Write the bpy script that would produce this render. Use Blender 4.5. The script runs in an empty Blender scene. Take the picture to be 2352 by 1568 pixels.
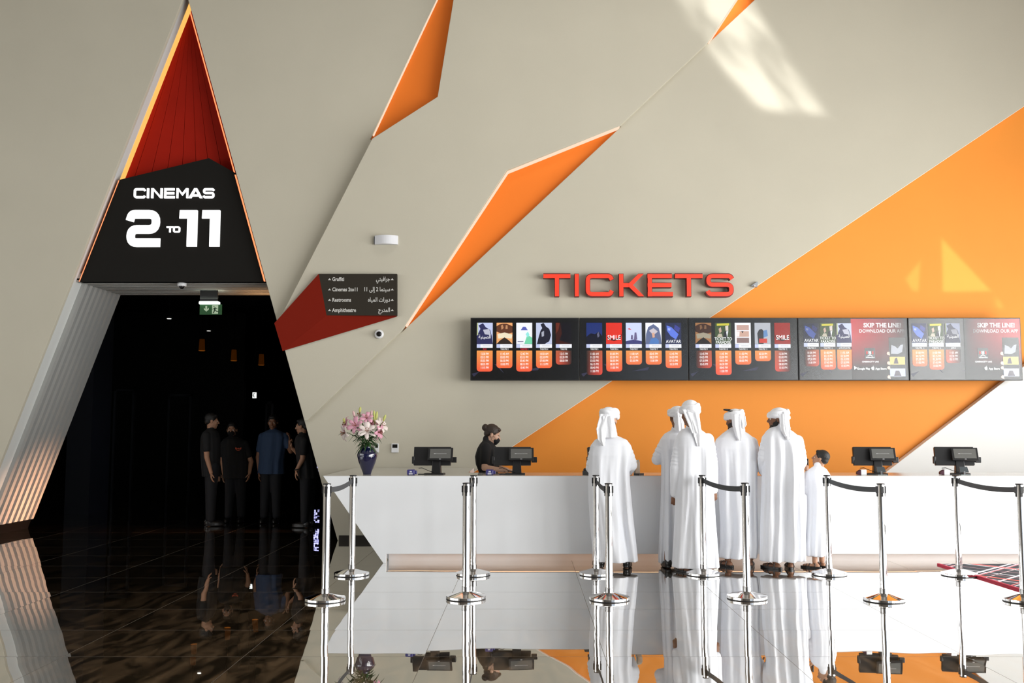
import bpy, math, random
from mathutils import Vector, Matrix, Quaternion
PI = math.pi
C = bpy.context.scene.collection
# ------------------------------------------------------------------ camera, world, light, exposure
F, CX, CY, HOR, EYE = 2280.0, 1207.0, 784.0, 980.0, 1.52     # measured on the 2352 x 1568 frame
TILT = math.atan((HOR - CY) / F)
cd = bpy.data.cameras.new('camera'); cam = bpy.data.objects.new('camera', cd); C.objects.link(cam)
cam.location = (0, 0, EYE); cam.rotation_euler = (PI / 2 + TILT, 0, 0)
cd.sensor_fit = 'HORIZONTAL'; cd.sensor_width = 36.0; cd.lens = 36.0 * F / 2352.0
cd.shift_x = -(CX - 1176.0) / 2352.0; cd.clip_end = 200
bpy.context.scene.camera = cam
vs = bpy.context.scene.view_settings
bpy.context.scene.display_settings.display_device = 'sRGB'
vs.view_transform = 'Standard'; vs.look = 'None'; vs.gamma = 1.0; vs.use_curve_mapping = False
vs.exposure = 0.46
w = bpy.data.worlds.new('world'); bpy.context.scene.world = w; w.use_nodes = True
w.node_tree.nodes['Background'].inputs[0].default_value = (0.75, 0.86, 1.0, 1)
w.node_tree.nodes['Background'].inputs[1].default_value = 1.0
try:
    bpy.context.scene.cycles.max_bounces = 8
except Exception: pass

def area(name, loc, rot, sx, sy, radiance, col=(1, 1, 1), spread=PI):
    """daylight through one glazed bay, or one lamp: radiance is the brightness of its face"""
    ld = bpy.data.lights.new(name, 'AREA'); ld.shape = 'RECTANGLE'; ld.size = sx; ld.size_y = sy
    ld.energy = radiance * PI * sx * sy; ld.color = col; ld.spread = spread
    o = bpy.data.objects.new(name, ld); C.objects.link(o); o.location = loc; o.rotation_euler = rot
    return o
XR, XL, YB, ZC = 9.6, -12.0, -9.0, 8.9            # right wall, left wall, rear wall, ceiling
DAY = (1.0, 0.985, 0.96)
# right facade: four glazed bays, z 0.05 .. 4.45
BAYS_R = [(-7.6, -3.2), (-2.8, 1.6), (2.0, 6.4), (6.8, 11.2)]
for a, b in BAYS_R:
    area('daylight_right', (XR - .06, (a + b) / 2, 2.25), (0, PI / 2, 0), 4.4, b - a, 8.6, DAY)
# rear facade: two glazed bays on the right
BAYS_B = [(3.4, 6.2), (6.6, 9.2)]
for a, b in BAYS_B:
    area('daylight_rear', ((a + b) / 2, YB + .06, 2.5), (-PI / 2, 0, 0), b - a, 4.8, 27.0, DAY)
# left clerestory
BAYS_L = [(-4.0, 3.0), (3.4, 10.4)]
for a, b in BAYS_L:
    area('daylight_left', (XL + .06, (a + b) / 2, 3.2), (0, -PI / 2, 0), 3.6, b - a, 1.5, (1.0, .96, .9))
area('added_wall_fill', (1.2, 9.6, 8.8), (0, 0, 0), 5.0, 1.6, 2.4, (1, .97, .92))  # unseen fill added under the ceiling to brighten the wall's upper middle

def glint(name, src, polys, target, strength, radius=.03, soft=.012, streak=0.0):
    """sunlight thrown on the wall by glass outside: a stand-in spot, its patches drawn by polygon masks"""
    ld = bpy.data.lights.new(name, 'SPOT'); ld.shadow_soft_size = radius
    src = Vector(src); target = Vector(target)
    q = (target - src).to_track_quat('-Z', 'Y')
    ld.spot_size = 0.6; ld.spot_blend = 0.0; ld.energy = strength; ld.use_nodes = True
    nt = ld.node_tree; N = nt.nodes; L = nt.links
    em = [n for n in N if n.type == 'EMISSION'][0]
    tc = N.new('ShaderNodeTexCoord'); sp = N.new('ShaderNodeSeparateXYZ'); L.new(tc.outputs['Normal'], sp.inputs[0])
    def m(op, a, b=None, c=None):
        n = N.new('ShaderNodeMath'); n.operation = op
        for i, v in enumerate((a, b, c)):
            if v is None: continue
            if isinstance(v, (int, float)): n.inputs[i].default_value = v
            else: L.new(v, n.inputs[i])
        return n.outputs[0]
    nz = m('ABSOLUTE', sp.outputs[2])
    X = m('DIVIDE', sp.outputs[0], nz); Y = m('DIVIDE', sp.outputs[1], nz)
    inv = q.inverted()
    total = None
    for poly, gain in polys:
        pts = []
        for p in poly:
            d = inv @ (Vector(p) - src); pts.append((d.x / -d.z, d.y / -d.z))
        cxm = sum(p[0] for p in pts) / len(pts); cym = sum(p[1] for p in pts) / len(pts)
        mask = None
        for i in range(len(pts)):
            (x0, y0), (x1, y1) = pts[i], pts[(i + 1) % len(pts)]
            nx, ny = -(y1 - y0), (x1 - x0); ln = math.hypot(nx, ny); nx /= ln; ny /= ln
            if nx * (cxm - x0) + ny * (cym - y0) < 0: nx, ny = -nx, -ny
            dd = m('MULTIPLY_ADD', X, nx, -(nx * x0 + ny * y0)); dd = m('MULTIPLY_ADD', Y, ny, dd)
            s = soft if not isinstance(soft, (list, tuple)) else soft[i % len(soft)]
            n = N.new('ShaderNodeMapRange'); n.interpolation_type = 'SMOOTHSTEP'
            L.new(dd, n.inputs[0]); n.inputs[1].default_value = -s; n.inputs[2].default_value = s
            mask = n.outputs[0] if mask is None else m('MULTIPLY', mask, n.outputs[0])
        mask = m('MULTIPLY', mask, gain)
        total = mask if total is None else m('ADD', total, mask)
    if streak:
        cb = N.new('ShaderNodeCombineXYZ')
        r = 0.90                                    # the streaks run down to the right
        L.new(m('MULTIPLY', m('ADD', m('MULTIPLY', X, math.sin(r)), m('MULTIPLY', Y, math.cos(r))), 60.0), cb.inputs[0])
        L.new(m('MULTIPLY', m('SUBTRACT', m('MULTIPLY', X, math.cos(r)), m('MULTIPLY', Y, math.sin(r))), 14.0), cb.inputs[1])
        ns = N.new('ShaderNodeTexNoise'); ns.inputs['Scale'].default_value = 1.0; ns.inputs['Detail'].default_value = 2
        L.new(cb.outputs[0], ns.inputs['Vector'])
        mr = N.new('ShaderNodeMapRange'); L.new(ns.outputs[0], mr.inputs[0]); mr.inputs[1].default_value = .40; mr.inputs[2].default_value = .58
        mr.inputs[3].default_value = 1 - streak; mr.inputs[4].default_value = 1.0
        total = m('MULTIPLY', total, mr.outputs[0])
    L.new(total, em.inputs['Strength'])
    o = bpy.data.objects.new(name, ld); C.objects.link(o); o.location = src; o.rotation_mode = 'QUATERNION'; o.rotation_quaternion = q
    return o

# ------------------------------------------------------------------ measuring: a pixel of the photo to a point on a plane
def P(u, v, Y):
    a = (u - CX) / F; b = -(v - CY) / F
    dy = math.cos(TILT) - b * math.sin(TILT); dz = math.sin(TILT) + b * math.cos(TILT)
    return Vector((a * Y / dy, Y, EYE + dz * Y / dy))
def G(u, v):
    a = (u - CX) / F; b = -(v - CY) / F
    dy = math.cos(TILT) - b * math.sin(TILT); dz = math.sin(TILT) + b * math.cos(TILT)
    t = -EYE / dz
    return Vector((a * t, dy * t, 0))
def PX(u, v, Y): return P(u, v, Y).x
def PZ(v, Y): return P(CX, v, Y).z

WM, WR, WL, WO, WW = 13.44, 13.50, 13.62, 13.61, 13.50   # front faces of the wall's layers
# the two sun glints on the wall
_s1 = (7.5, -8.6, 7.4)
glint('sun_glint_high', _s1, [([P(1515, -60, WR), P(1600, -60, WR), P(1606, 82, WR), P(1588, 78, WR)], .8),
                              ([P(1600, -90, WR), P(1660, -90, WR), P(1896, 262, WR), P(1745, 250, WR), P(1622, 118, WR)], 1.0)],
      P(1720, 100, WR), 15000, .05, .0045, .75)
_s2 = (3.0, -8.6, 4.8)
glint('sun_glint_low', _s2, [([P(2163, 548, WO), P(2276, 668, WO), P(2166, 670, WO)], 1.0),
                             ([P(2113, 600, WO), P(2110, 668, WO), P(2095, 668, WO), P(2080, 640, WO)], .7),
                             ([P(2286, 680, WO), P(2309, 708, WO), P(2290, 708, WO)], .6)],
      P(2190, 630, WO), 9000, .03, .0014)

# ------------------------------------------------------------------ materials
MATS = {}
def mat(name, col, rough=.6, metal=0.0, spec=.5, emis=None, es=1.0, noise=0.0, nscale=3.0, bump=0.0, bscale=40.0, coat=0.0, sheen=0.0, trans=0.0, ior=1.5):
    if name in MATS: return MATS[name]
    m = bpy.data.materials.new(name); m.use_nodes = True; nt = m.node_tree; b = nt.nodes['Principled BSDF']; L = nt.links
    b.inputs['Base Color'].default_value = (*col, 1); b.inputs['Roughness'].default_value = rough
    b.inputs['Metallic'].default_value = metal; b.inputs['Specular IOR Level'].default_value = spec
    b.inputs['Coat Weight'].default_value = coat; b.inputs['Sheen Weight'].default_value = sheen
    b.inputs['Transmission Weight'].default_value = trans; b.inputs['IOR'].default_value = ior
    if emis is not None:
        b.inputs['Emission Color'].default_value = (*emis, 1); b.inputs['Emission Strength'].default_value = es * .71
    tc = nt.nodes.new('ShaderNodeTexCoord')
    if noise:
        n = nt.nodes.new('ShaderNodeTexNoise'); n.inputs['Scale'].default_value = nscale; n.inputs['Detail'].default_value = 5
        L.new(tc.outputs['Object'], n.inputs['Vector'])
        mr = nt.nodes.new('ShaderNodeMapRange'); L.new(n.outputs[0], mr.inputs[0]); mr.inputs[1].default_value = .3; mr.inputs[2].default_value = .7
        mr.inputs[3].default_value = 1 - noise; mr.inputs[4].default_value = 1 + noise
        mx = nt.nodes.new('ShaderNodeVectorMath'); mx.operation = 'SCALE'; mx.inputs[0].default_value = col
        L.new(mr.outputs[0], mx.inputs['Scale']); L.new(mx.outputs[0], b.inputs['Base Color'])
    if bump:
        n = nt.nodes.new('ShaderNodeTexNoise'); n.inputs['Scale'].default_value = bscale; n.inputs['Detail'].default_value = 4
        L.new(tc.outputs['Object'], n.inputs['Vector'])
        bp = nt.nodes.new('ShaderNodeBump'); bp.inputs['Strength'].default_value = bump; bp.inputs['Distance'].default_value = .01
        L.new(n.outputs[0], bp.inputs['Height']); L.new(bp.outputs[0], b.inputs['Normal'])
    MATS[name] = m; return m
def glow(name, col, es):
    return mat(name, (.02, .02, .02), .5, emis=col, es=es)
def s2l(*c): return tuple((x / 255 / 12.92 if x <= 10 else ((x / 255 + .055) / 1.055) ** 2.4) for x in c)

M_WALL = mat('beige_plaster', (.550, .518, .420), .8, spec=.25, noise=.025, nscale=.9, bump=.06, bscale=90)
M_WHITE = mat('white_plaster', (.80, .79, .76), .7, noise=.015, nscale=1.0)
M_ORANGE = mat('orange_paint', (.86, .298, .040), .6, spec=.3, noise=.02, nscale=1.2)
M_SHARD = mat('deep_orange_paint', (.93, .22, .025), .6, spec=.2)
M_RED = mat('red_panel', (.36, .012, .004), .7, spec=.12, noise=.06, nscale=2)
M_BLACK = mat('black_panel', (.0125, .0115, .010), .8, spec=.12)
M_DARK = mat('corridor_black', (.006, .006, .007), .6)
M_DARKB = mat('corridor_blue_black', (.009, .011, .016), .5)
M_SOLID = mat('counter_white', (.90, .925, .95), .3, noise=.01, nscale=2)
M_TOP = mat('counter_top', (.56, .55, .53), .10, noise=.02, nscale=8)
M_CHROME = mat('chrome', (.86, .85, .84), .05, metal=1.0)
M_RUBBER = mat('black_rubber', (.012, .012, .013), .5)
M_PLASTIC = mat('black_plastic', (.012, .012, .013), .38)
M_GREYPL = mat('grey_plastic', (.07, .075, .08), .4)
M_WPL = mat('white_plastic', (.78, .79, .8), .35)
M_SKINL = mat('light_skin', (.60, .36, .25), .55, noise=.04, nscale=20)
M_SKINB = mat('brown_skin', (.23, .105, .055), .5, noise=.06, nscale=20)
M_SKINM = mat('tan_skin', (.42, .22, .13), .55, noise=.05, nscale=20)
M_HAIR = mat('black_hair', (.010, .009, .008), .45, bump=.6, bscale=120)
M_HAIRB = mat('brown_hair', (.030, .017, .010), .4, bump=.6, bscale=120)
M_ROBE = mat('white_cotton', (.865, .885, .93), .85)
M_SCARF = mat('white_scarf', (.875, .89, .925), .85, bump=.25, bscale=60)
M_BSHIRT = mat('black_polo', (.006, .0062, .007), .85)
M_TROUS = mat('dark_trousers', (.007, .008, .011), .85)
M_BLUE = mat('blue_shirt', (.02, .045, .10), .8)
M_LEATHER = mat('black_leather', (.014, .013, .012), .35)
M_EYE = mat('eye_white', (.75, .73, .7), .25)
M_IRIS = mat('dark_iris', (.015, .008, .005), .2)
M_LED = glow('warm_led', (1.0, .74, .55), 1.0)
M_LEDY = glow('amber_led', (1.0, .50, .12), 1.15)
M_LEDR = glow('coral_led', (1.0, .26, .10), 1.6)
M_SLAT = mat('cladding_grey', (.37, .375, .36), .7)

def floor_material():
    m = bpy.data.materials.new('polished_dark_tile'); m.use_nodes = True; nt = m.node_tree; N = nt.nodes; L = nt.links
    N.clear(); out = N.new('ShaderNodeOutputMaterial')
    geo = N.new('ShaderNodeNewGeometry'); sp = N.new('ShaderNodeSeparateXYZ'); L.new(geo.outputs['Position'], sp.inputs[0])
    def mt(op, a, b=None):
        n = N.new('ShaderNodeMath'); n.operation = op
        for i, v in enumerate((a, b)):
            if v is None: continue
            if isinstance(v, (int, float)): n.inputs[i].default_value = v
            else: L.new(v, n.inputs[i])
        return n.outputs[0]
    TX, TY = 1.2, .863
    gx = mt('DIVIDE', mt('ADD', sp.outputs[0], .673), TX); gy = mt('DIVIDE', mt('SUBTRACT', sp.outputs[1], 6.746), TY)
    fx, fy = mt('FLOOR', gx), mt('FLOOR', gy)
    ax = mt('MULTIPLY', mt('ABSOLUTE', mt('SUBTRACT', mt('FRACT', mt('ADD', gx, .5)), .5)), TX)
    ay = mt('MULTIPLY', mt('ABSOLUTE', mt('SUBTRACT', mt('FRACT', mt('ADD', gy, .5)), .5)), TY)
    seam = mt('LESS_THAN', mt('MINIMUM', ax, ay), .0022)
    cb = N.new('ShaderNodeCombineXYZ'); L.new(fx, cb.inputs[0]); L.new(fy, cb.inputs[1])
    wn = N.new('ShaderNodeTexWhiteNoise'); wn.noise_dimensions = '3D'; L.new(cb.outputs[0], wn.inputs['Vector'])
    # each tile lies at a hair's breadth of its own slope
    def vm(op, a, b):
        n = N.new('ShaderNodeVectorMath'); n.operation = op
        for i, v in enumerate((a, b)):
            if isinstance(v, tuple): n.inputs[i].default_value = v
            else: L.new(v, n.inputs[i])
        return n.outputs[0]
    tiltv = vm('MULTIPLY', vm('SUBTRACT', wn.outputs['Color'], (.5, .5, .5)), (.006, .008, 0))
    ns = N.new('ShaderNodeTexNoise'); ns.inputs['Scale'].default_value = 1.6; ns.inputs['Detail'].default_value = 1; L.new(geo.outputs['Position'], ns.inputs['Vector'])
    warp = vm('MULTIPLY', vm('SUBTRACT', ns.outputs['Color'], (.5, .5, .5)), (.010, .009, 0))
    nn = N.new('ShaderNodeVectorMath'); nn.operation = 'NORMALIZE'
    L.new(vm('ADD', vm('ADD', geo.outputs['Normal'], tiltv), warp), nn.inputs[0])
    # brown veined stone
    v1 = N.new('ShaderNodeTexNoise'); v1.inputs['Scale'].default_value = 1.1; v1.inputs['Detail'].default_value = 7; v1.inputs['Distortion'].default_value = 1.4
    mp = N.new('ShaderNodeMapping'); mp.inputs['Rotation'].default_value = (0, 0, .7); mp.inputs['Scale'].default_value = (5.5, 1.6, 1)
    off = vm('MULTIPLY', wn.outputs['Color'], (7.0, 7.0, 0)); L.new(vm('ADD', geo.outputs['Position'], off), mp.inputs[0]); L.new(mp.outputs[0], v1.inputs['Vector'])
    cr = N.new('ShaderNodeValToRGB'); L.new(v1.outputs[0], cr.inputs[0])
    e = cr.color_ramp.elements; e[0].position = .40; e[0].color = (.05, .036, .021, 1); e[1].position = .72; e[1].color = (.33, .215, .12, 1)
    mx = N.new('ShaderNodeMixRGB'); L.new(seam, mx.inputs[0]); L.new(cr.outputs[0], mx.inputs[1]); mx.inputs[2].default_value = (.16, .14, .12, 1)
    df = N.new('ShaderNodeBsdfDiffuse'); L.new(mx.outputs[0], df.inputs[0])
    gl = N.new('ShaderNodeBsdfGlossy'); gl.inputs['Roughness'].default_value = .012; gl.inputs[0].default_value = (.97, .97, .96, 1); L.new(nn.outputs[0], gl.inputs['Normal'])
    fr = N.new('ShaderNodeFresnel'); fr.inputs['IOR'].default_value = 2.0
    fac = mt('MINIMUM', mt('ADD', mt('MULTIPLY', fr.outputs[0], 1.85), .06), .97)
    fac = mt('MULTIPLY', fac, mt('SUBTRACT', 1.0, mt('MULTIPLY', seam, .75)))
    ms = N.new('ShaderNodeMixShader'); L.new(fac, ms.inputs[0]); L.new(df.outputs[0], ms.inputs[1]); L.new(gl.outputs[0], ms.inputs[2])
    L.new(ms.outputs[0], out.inputs[0]); return m
M_FLOOR = floor_material()

# ------------------------------------------------------------------ mesh builder
class MB:
    def __init__(s): s.v = []; s.f = []; s.mi = []; s.cur = 0
    def add(s, vs, fs):
        n = len(s.v); s.v += [tuple(p) for p in vs]; s.f += [tuple(i + n for i in f) for f in fs]; s.mi += [s.cur] * len(fs); return s
    def box(s, a, b):
        x0, y0, z0 = a; x1, y1, z1 = b
        return s.add([(x0, y0, z0), (x1, y0, z0), (x1, y1, z0), (x0, y1, z0), (x0, y0, z1), (x1, y0, z1), (x1, y1, z1), (x0, y1, z1)],
                     [(0, 3, 2, 1), (4, 5, 6, 7), (0, 1, 5, 4), (1, 2, 6, 5), (2, 3, 7, 6), (3, 0, 4, 7)])
    def hexa(s, q0, q1):
        """two quads (front, back) joined"""
        return s.add(list(q0) + list(q1), [(0, 1, 2, 3), (7, 6, 5, 4), (0, 4, 5, 1), (1, 5, 6, 2), (2, 6, 7, 3), (3, 7, 4, 0)])
    def prism(s, poly, y0, y1):
        """poly: (x, z) points; front face at y0"""
        n = len(poly); A = sum(poly[i][0] * poly[(i + 1) % n][1] - poly[(i + 1) % n][0] * poly[i][1] for i in range(n))
        if A < 0: poly = poly[::-1]
        vs = [(x, y0, z) for x, z in poly] + [(x, y1, z) for x, z in poly]
        fs = [tuple(range(n)), tuple(range(2 * n - 1, n - 1, -1))] + [(i, i + n, (i + 1) % n + n, (i + 1) % n) for i in range(n)]
        return s.add(vs, fs)
    def lathe(s, prof, c=(0, 0, 0), n=32, cap=True):
        vs = [(c[0] + r * math.cos(2 * PI * k / n), c[1] + r * math.sin(2 * PI * k / n), c[2] + z) for r, z in prof for k in range(n)]
        fs = [(i * n + k, i * n + (k + 1) % n, (i + 1) * n + (k + 1) % n, (i + 1) * n + k) for i in range(len(prof) - 1) for k in range(n)]
        if cap: fs += [tuple(range(n - 1, -1, -1)), tuple((len(prof) - 1) * n + k for k in range(n))]
        return s.add(vs, fs)
    def tube(s, pts, rad, n=10, flat=1.0, cap=True):
        pts = [Vector(p) for p in pts]; m = len(pts); rad = rad if isinstance(rad, (list, tuple)) else [rad] * m
        up = Vector((0, 0, 1)); vs = []
        for i, p in enumerate(pts):
            t = (pts[min(i + 1, m - 1)] - pts[max(i - 1, 0)]).normalized()
            a = up.cross(t)
            if a.length < .05: a = Vector((1, 0, 0)).cross(t)
            a.normalize(); b = t.cross(a)
            vs += [p + a * math.cos(2 * PI * k / n) * rad[i] + b * math.sin(2 * PI * k / n) * rad[i] * flat for k in range(n)]
        fs = [(i * n + k, i * n + (k + 1) % n, (i + 1) * n + (k + 1) % n, (i + 1) * n + k) for i in range(m - 1) for k in range(n)]
        if cap: fs += [tuple(range(n - 1, -1, -1)), tuple((m - 1) * n + k for k in range(n))]
        return s.add(vs, fs)
    def capsule(s, p0, p1, r0, r1, n=14, sx=1.0, sy=1.0):
        """tapered limb with round ends; sx, sy squash it across"""
        p0, p1 = Vector(p0), Vector(p1); d = p1 - p0; L = d.length; t = d / L if L > 1e-6 else Vector((0, 0, 1))
        q = t.to_track_quat('Z', 'Y'); prof = []
        for k in range(5): a = -PI / 2 + k * PI / 10; prof.append((r0 * math.cos(a) + 1e-4, r0 * math.sin(a)))
        prof.append((r0, 0)); prof.append((r1, L))
        for k in range(1, 6): a = k * PI / 10; prof.append((r1 * math.cos(a) + 1e-4, L + r1 * math.sin(a)))
        vs = [p0 + q @ Vector((r * math.cos(2 * PI * k / n) * sx, r * math.sin(2 * PI * k / n) * sy, z)) for r, z in prof for k in range(n)]
        m = len(prof)
        fs = [(i * n + k, i * n + (k + 1) % n, (i + 1) * n + (k + 1) % n, (i + 1) * n + k) for i in range(m - 1) for k in range(n)]
        fs += [tuple(range(n - 1, -1, -1)), tuple((m - 1) * n + k for k in range(n))]
        return s.add(vs, fs)
    def ell(s, c, r, q=None, n=18, m=12):
        c = Vector(c); vs = []
        for i in range(m + 1):
            a = -PI / 2 + PI * i / m; cr = max(math.cos(a), .002)
            for k in range(n):
                p = Vector((r[0] * cr * math.cos(2 * PI * k / n), r[1] * cr * math.sin(2 * PI * k / n), r[2] * math.sin(a)))
                vs.append(c + (q @ p if q else p))
        fs = [(i * n + k, i * n + (k + 1) % n, (i + 1) * n + (k + 1) % n, (i + 1) * n + k) for i in range(m) for k in range(n)]
        fs += [tuple(range(n - 1, -1, -1)), tuple(m * n + k for k in range(n))]
        return s.add(vs, fs)
    def rings(s, R, close=True):
        """loft of equal-length rings"""
        n = len(R[0]); vs = [p for r in R for p in r]
        fs = [(i * n + k, i * n + (k + 1) % n, (i + 1) * n + (k + 1) % n, (i + 1) * n + k) for i in range(len(R) - 1) for k in range(n)]
        if close: fs += [tuple(range(n - 1, -1, -1)), tuple((len(R) - 1) * n + k for k in range(n))]
        return s.add(vs, fs)
    def xform(s, M, start=0):
        s.v[start:] = [tuple(M @ Vector(p)) for p in s.v[start:]]; return s
    def mesh(s, name, mats, smooth=False):
        me = bpy.data.meshes.new(name); me.from_pydata(s.v, [], s.f)
        for m in (mats if isinstance(mats, (list, tuple)) else [mats]): me.materials.append(m)
        if any(s.mi): me.polygons.foreach_set('material_index', s.mi)
        if smooth: me.polygons.foreach_set('use_smooth', [True] * len(me.polygons))
        me.update(); return me
    def build(s, name, mats, parent=None, smooth=False, bevel=0.0, world=False, seg=2):
        if world and parent is not None:
            L = parent.matrix_basis.inverted(); s.v = [tuple(L @ Vector(p)) for p in s.v]
        me = s.mesh(name, mats, smooth); o = bpy.data.objects.new(name, me); C.objects.link(o)
        if parent is not None: o.parent = parent
        if bevel:
            md = o.modifiers.new('bevel', 'BEVEL'); md.width = bevel; md.segments = seg; md.limit_method = 'ANGLE'
        if smooth == 'auto':
            pass
        return o
def tag(o, label=None, cat=None, group=None, kind=None):
    if label: o['label'] = label
    if cat: o['category'] = cat
    if group: o['group'] = group
    if kind: o['kind'] = kind
    return o
def thing(name, label, cat, loc=(0, 0, 0), rz=0, group=None):
    o = bpy.data.objects.new(name, None); C.objects.link(o); o.location = loc; o.rotation_euler = (0, 0, rz)
    o.empty_display_size = .1; return tag(o, label, cat, group)
def struct(name, mb, mats, parent=None, **k):
    o = mb.build(name, mats, parent, **k)
    if parent is None: o['kind'] = 'structure'
    return o
def copy_tree(root, loc, rz=None, label=None, group=None):
    kids = {}
    for o in bpy.data.objects:
        if o.parent is not None: kids.setdefault(o.parent.name, []).append(o)
    def rec(o, par):
        c = o.copy(); C.objects.link(c)
        if par is not None: c.parent = par
        for k in kids.get(o.name, []): rec(k, c)
        return c
    r = rec(root, None); r.location = loc
    if rz is not None: r.rotation_euler = (0, 0, rz)
    if label: r['label'] = label
    if group: r['group'] = group
    return r
def smooth_by_angle(o, deg=35):
    me = o.data; me.polygons.foreach_set('use_smooth', [True] * len(me.polygons))
    md = o.modifiers.new('edge', 'EDGE_SPLIT'); md.split_angle = math.radians(deg); return o

def text_mesh(body, size, align='LEFT', bold=0.0, extrude=0.0, sx=1.0, spacing=1.0, line=1.0):
    """lettering as mesh in the x-y plane"""
    c = bpy.data.curves.new('lettering', 'FONT'); c.body = body; c.size = size; c.align_x = align; c.offset = bold
    c.extrude = extrude; c.space_character = spacing; c.space_line = line; c.resolution_u = 3
    o = bpy.data.objects.new('lettering', c); C.objects.link(o); bpy.context.view_layer.update()
    dg = bpy.context.evaluated_depsgraph_get(); me = bpy.data.meshes.new_from_object(o.evaluated_get(dg), depsgraph=dg)
    vs = [(v.co.x * sx, v.co.y, v.co.z) for v in me.vertices]; fs = [tuple(p.vertices) for p in me.polygons]
    bpy.data.objects.remove(o); bpy.data.curves.remove(c); bpy.data.meshes.remove(me)
    return vs, fs
def wall_text(name, body, x, y, z, size, m, parent, align='LEFT', **k):
    """lettering standing on a wall, facing the hall"""
    vs, fs = text_mesh(body, size, align, **k)
    mb = MB(); mb.add([(x + a, y - c, z + b) for a, b, c in vs], fs)
    return mb.build(name, m, parent, world=True)

# stroke lettering
def arcpath(pts, r):
    """polyline with its inner corners rounded"""
    out = [Vector(pts[0])]
    for i in range(1, len(pts) - 1):
        p = Vector(pts[i]); a = (Vector(pts[i - 1]) - p); b = (Vector(pts[i + 1]) - p)
        rr = min(r, a.length * .49, b.length * .49); a = p + a.normalized() * rr; b = p + b.normalized() * rr
        for k in range(6):
            t = k / 5; out.append(a * (1 - t) ** 2 + p * 2 * t * (1 - t) + b * t * t)
    out.append(Vector(pts[-1])); return out
def stroke(pts, t, r=.16, closed=False):
    pts = arcpath([(p[0], p[1]) for p in pts], r) if len(pts) > 2 else [Vector(p) for p in pts]
    L, R = [], []; n = len(pts)
    for i in range(n):
        a = pts[max(i - 1, 0)]; b = pts[min(i + 1, n - 1)]; d = (b - a).normalized(); nrm = Vector((-d.y, d.x))
        k = 1.0
        if 0 < i < n - 1:
            d1 = (pts[i] - a).normalized(); k = 1 / max(.5, abs(d1.dot(d)))
        L.append(pts[i] + nrm * t / 2 * k); R.append(pts[i] - nrm * t / 2 * k)
    return L, R
GL = {
 'T': (1.21, [[(0, .905), (1.21, .905)], [(.605, .9), (.605, 0)]]),
 'I': (.22, [[(.11, 0), (.11, 1)]]),
 'C': (1.2, [[(1.17, .74), (1.09, .905), (.1, .905), (.1, .095), (1.09, .095), (1.17, .25)]]),
 'K': (1.09, [[(.105, 0), (.105, 1)], [(.105, .5), (.56, .5)]]),
 'E': (1.12, [[(.1, 0), (.1, 1)], [(.0, .905), (1.08, .905)], [(0, .5), (1.06, .5)], [(0, .095), (1.12, .095)]]),
 'S': (1.2, [[(1.14, .77), (1.05, .905), (.1, .905), (.1, .52), (1.1, .52), (1.1, .095), (.14, .095), (.06, .24)]]),
 'N': (1.1, [[(.1, 0), (.1, 1)], [(1.0, 0), (1.0, 1)]]),
 'M': (1.32, [[(.1, 0), (.1, 1)], [(1.22, 0), (1.22, 1)]]),
 'A': (1.24, []),
 'O': (1.1, [[(.55, .905), (.1, .905), (.1, .095), (1.0, .095), (1.0, .905), (.55, .905)]]),
}
GQ = {'K': [[(.42, .46), (.46, .60), (.86, 1), (1.09, 1), (.62, .50)], [(.42, .54), (.62, .50), (1.10, 0), (.86, 0), (.46, .40)]],
 'N': [[(.0, 1), (.23, 1), (1.1, 0), (.87, 0)]],
 'M': [[(0, 1), (.24, 1), (.66, .50), (.66, .24)], [(1.32, 1), (1.08, 1), (.66, .50), (.66, .24)]],
 'A': [[(0, 0), (.25, 0), (.73, 1), (.50, 1)], [(1.24, 0), (.99, 0), (.51, 1), (.74, 1)], [(.28, .17), (.96, .17), (.87, .37), (.37, .37)]]}
def glyph_mb(ch, x, z, h, y0, y1, t=.19, w=None):
    W, paths = GL[ch]; k = (w / (W * h)) if w else 1.0; mb = MB()
    for iq, q in enumerate(GQ.get(ch, [])): mb.prism([(x + px * h * k, z + pz * h) for px, pz in q], y0 - .0012 * (iq + 4), y1)
    for ip, p in enumerate(paths):
        yy = y0 - .0012 * ip
        L, R = stroke(p, t, .2 if ch in 'SCO' else .02)
        for i in range(len(L) - 1):
            q = [L[i], L[i + 1], R[i + 1], R[i]]
            mb.prism([(x + a.x * h * k, z + a.y * h) for a in q], yy, y1)
    return mb
# ------------------------------------------------------------------ floor, ceiling, far walls
mb = MB(); mb.add([(XL, YB, 0), (XR + .4, YB, 0), (XR + .4, 40, 0), (XL, 40, 0)], [(0, 1, 2, 3)])
struct('floor', mb, M_FLOOR)
M_CEIL = mat('ceiling_paint', (.36, .35, .33), .8)
mb = MB().box((XL - .2, YB - .2, ZC), (XR + .2, WO + .3, ZC + .15)); struct('ceiling', mb, M_CEIL)
M_REAR = mat('rear_wall_dark', (.09, .085, .08), .7)
M_FRAME = mat('window_frame_dark', (.03, .03, .032), .5)
def glazed(name, plane, bays, z0, z1, lo, hi, axis):
    """a wall with glazed bays; the daylight lamps stand in the bays"""
    mb = MB(); cuts = [lo] + [c for b in bays for c in b] + [hi]
    def bx(a, b, za, zb):
        if b - a < .01: return
        if axis == 'y': mb.box((plane, a, za), (plane + (.2 if plane > 0 else -.2), b, zb)) if plane > 0 else mb.box((plane - .2, a, za), (plane, b, zb))
        else: mb.box((a, plane - .2, za), (b, plane, zb))
    for i in range(0, len(cuts), 2): bx(cuts[i], cuts[i + 1], 0, ZC)
    for a, b in bays: bx(a, b, 0, z0); bx(a, b, z1, ZC)
    return mb
m_r = mat('side_wall', (.50, .48, .44), .75)
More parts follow.
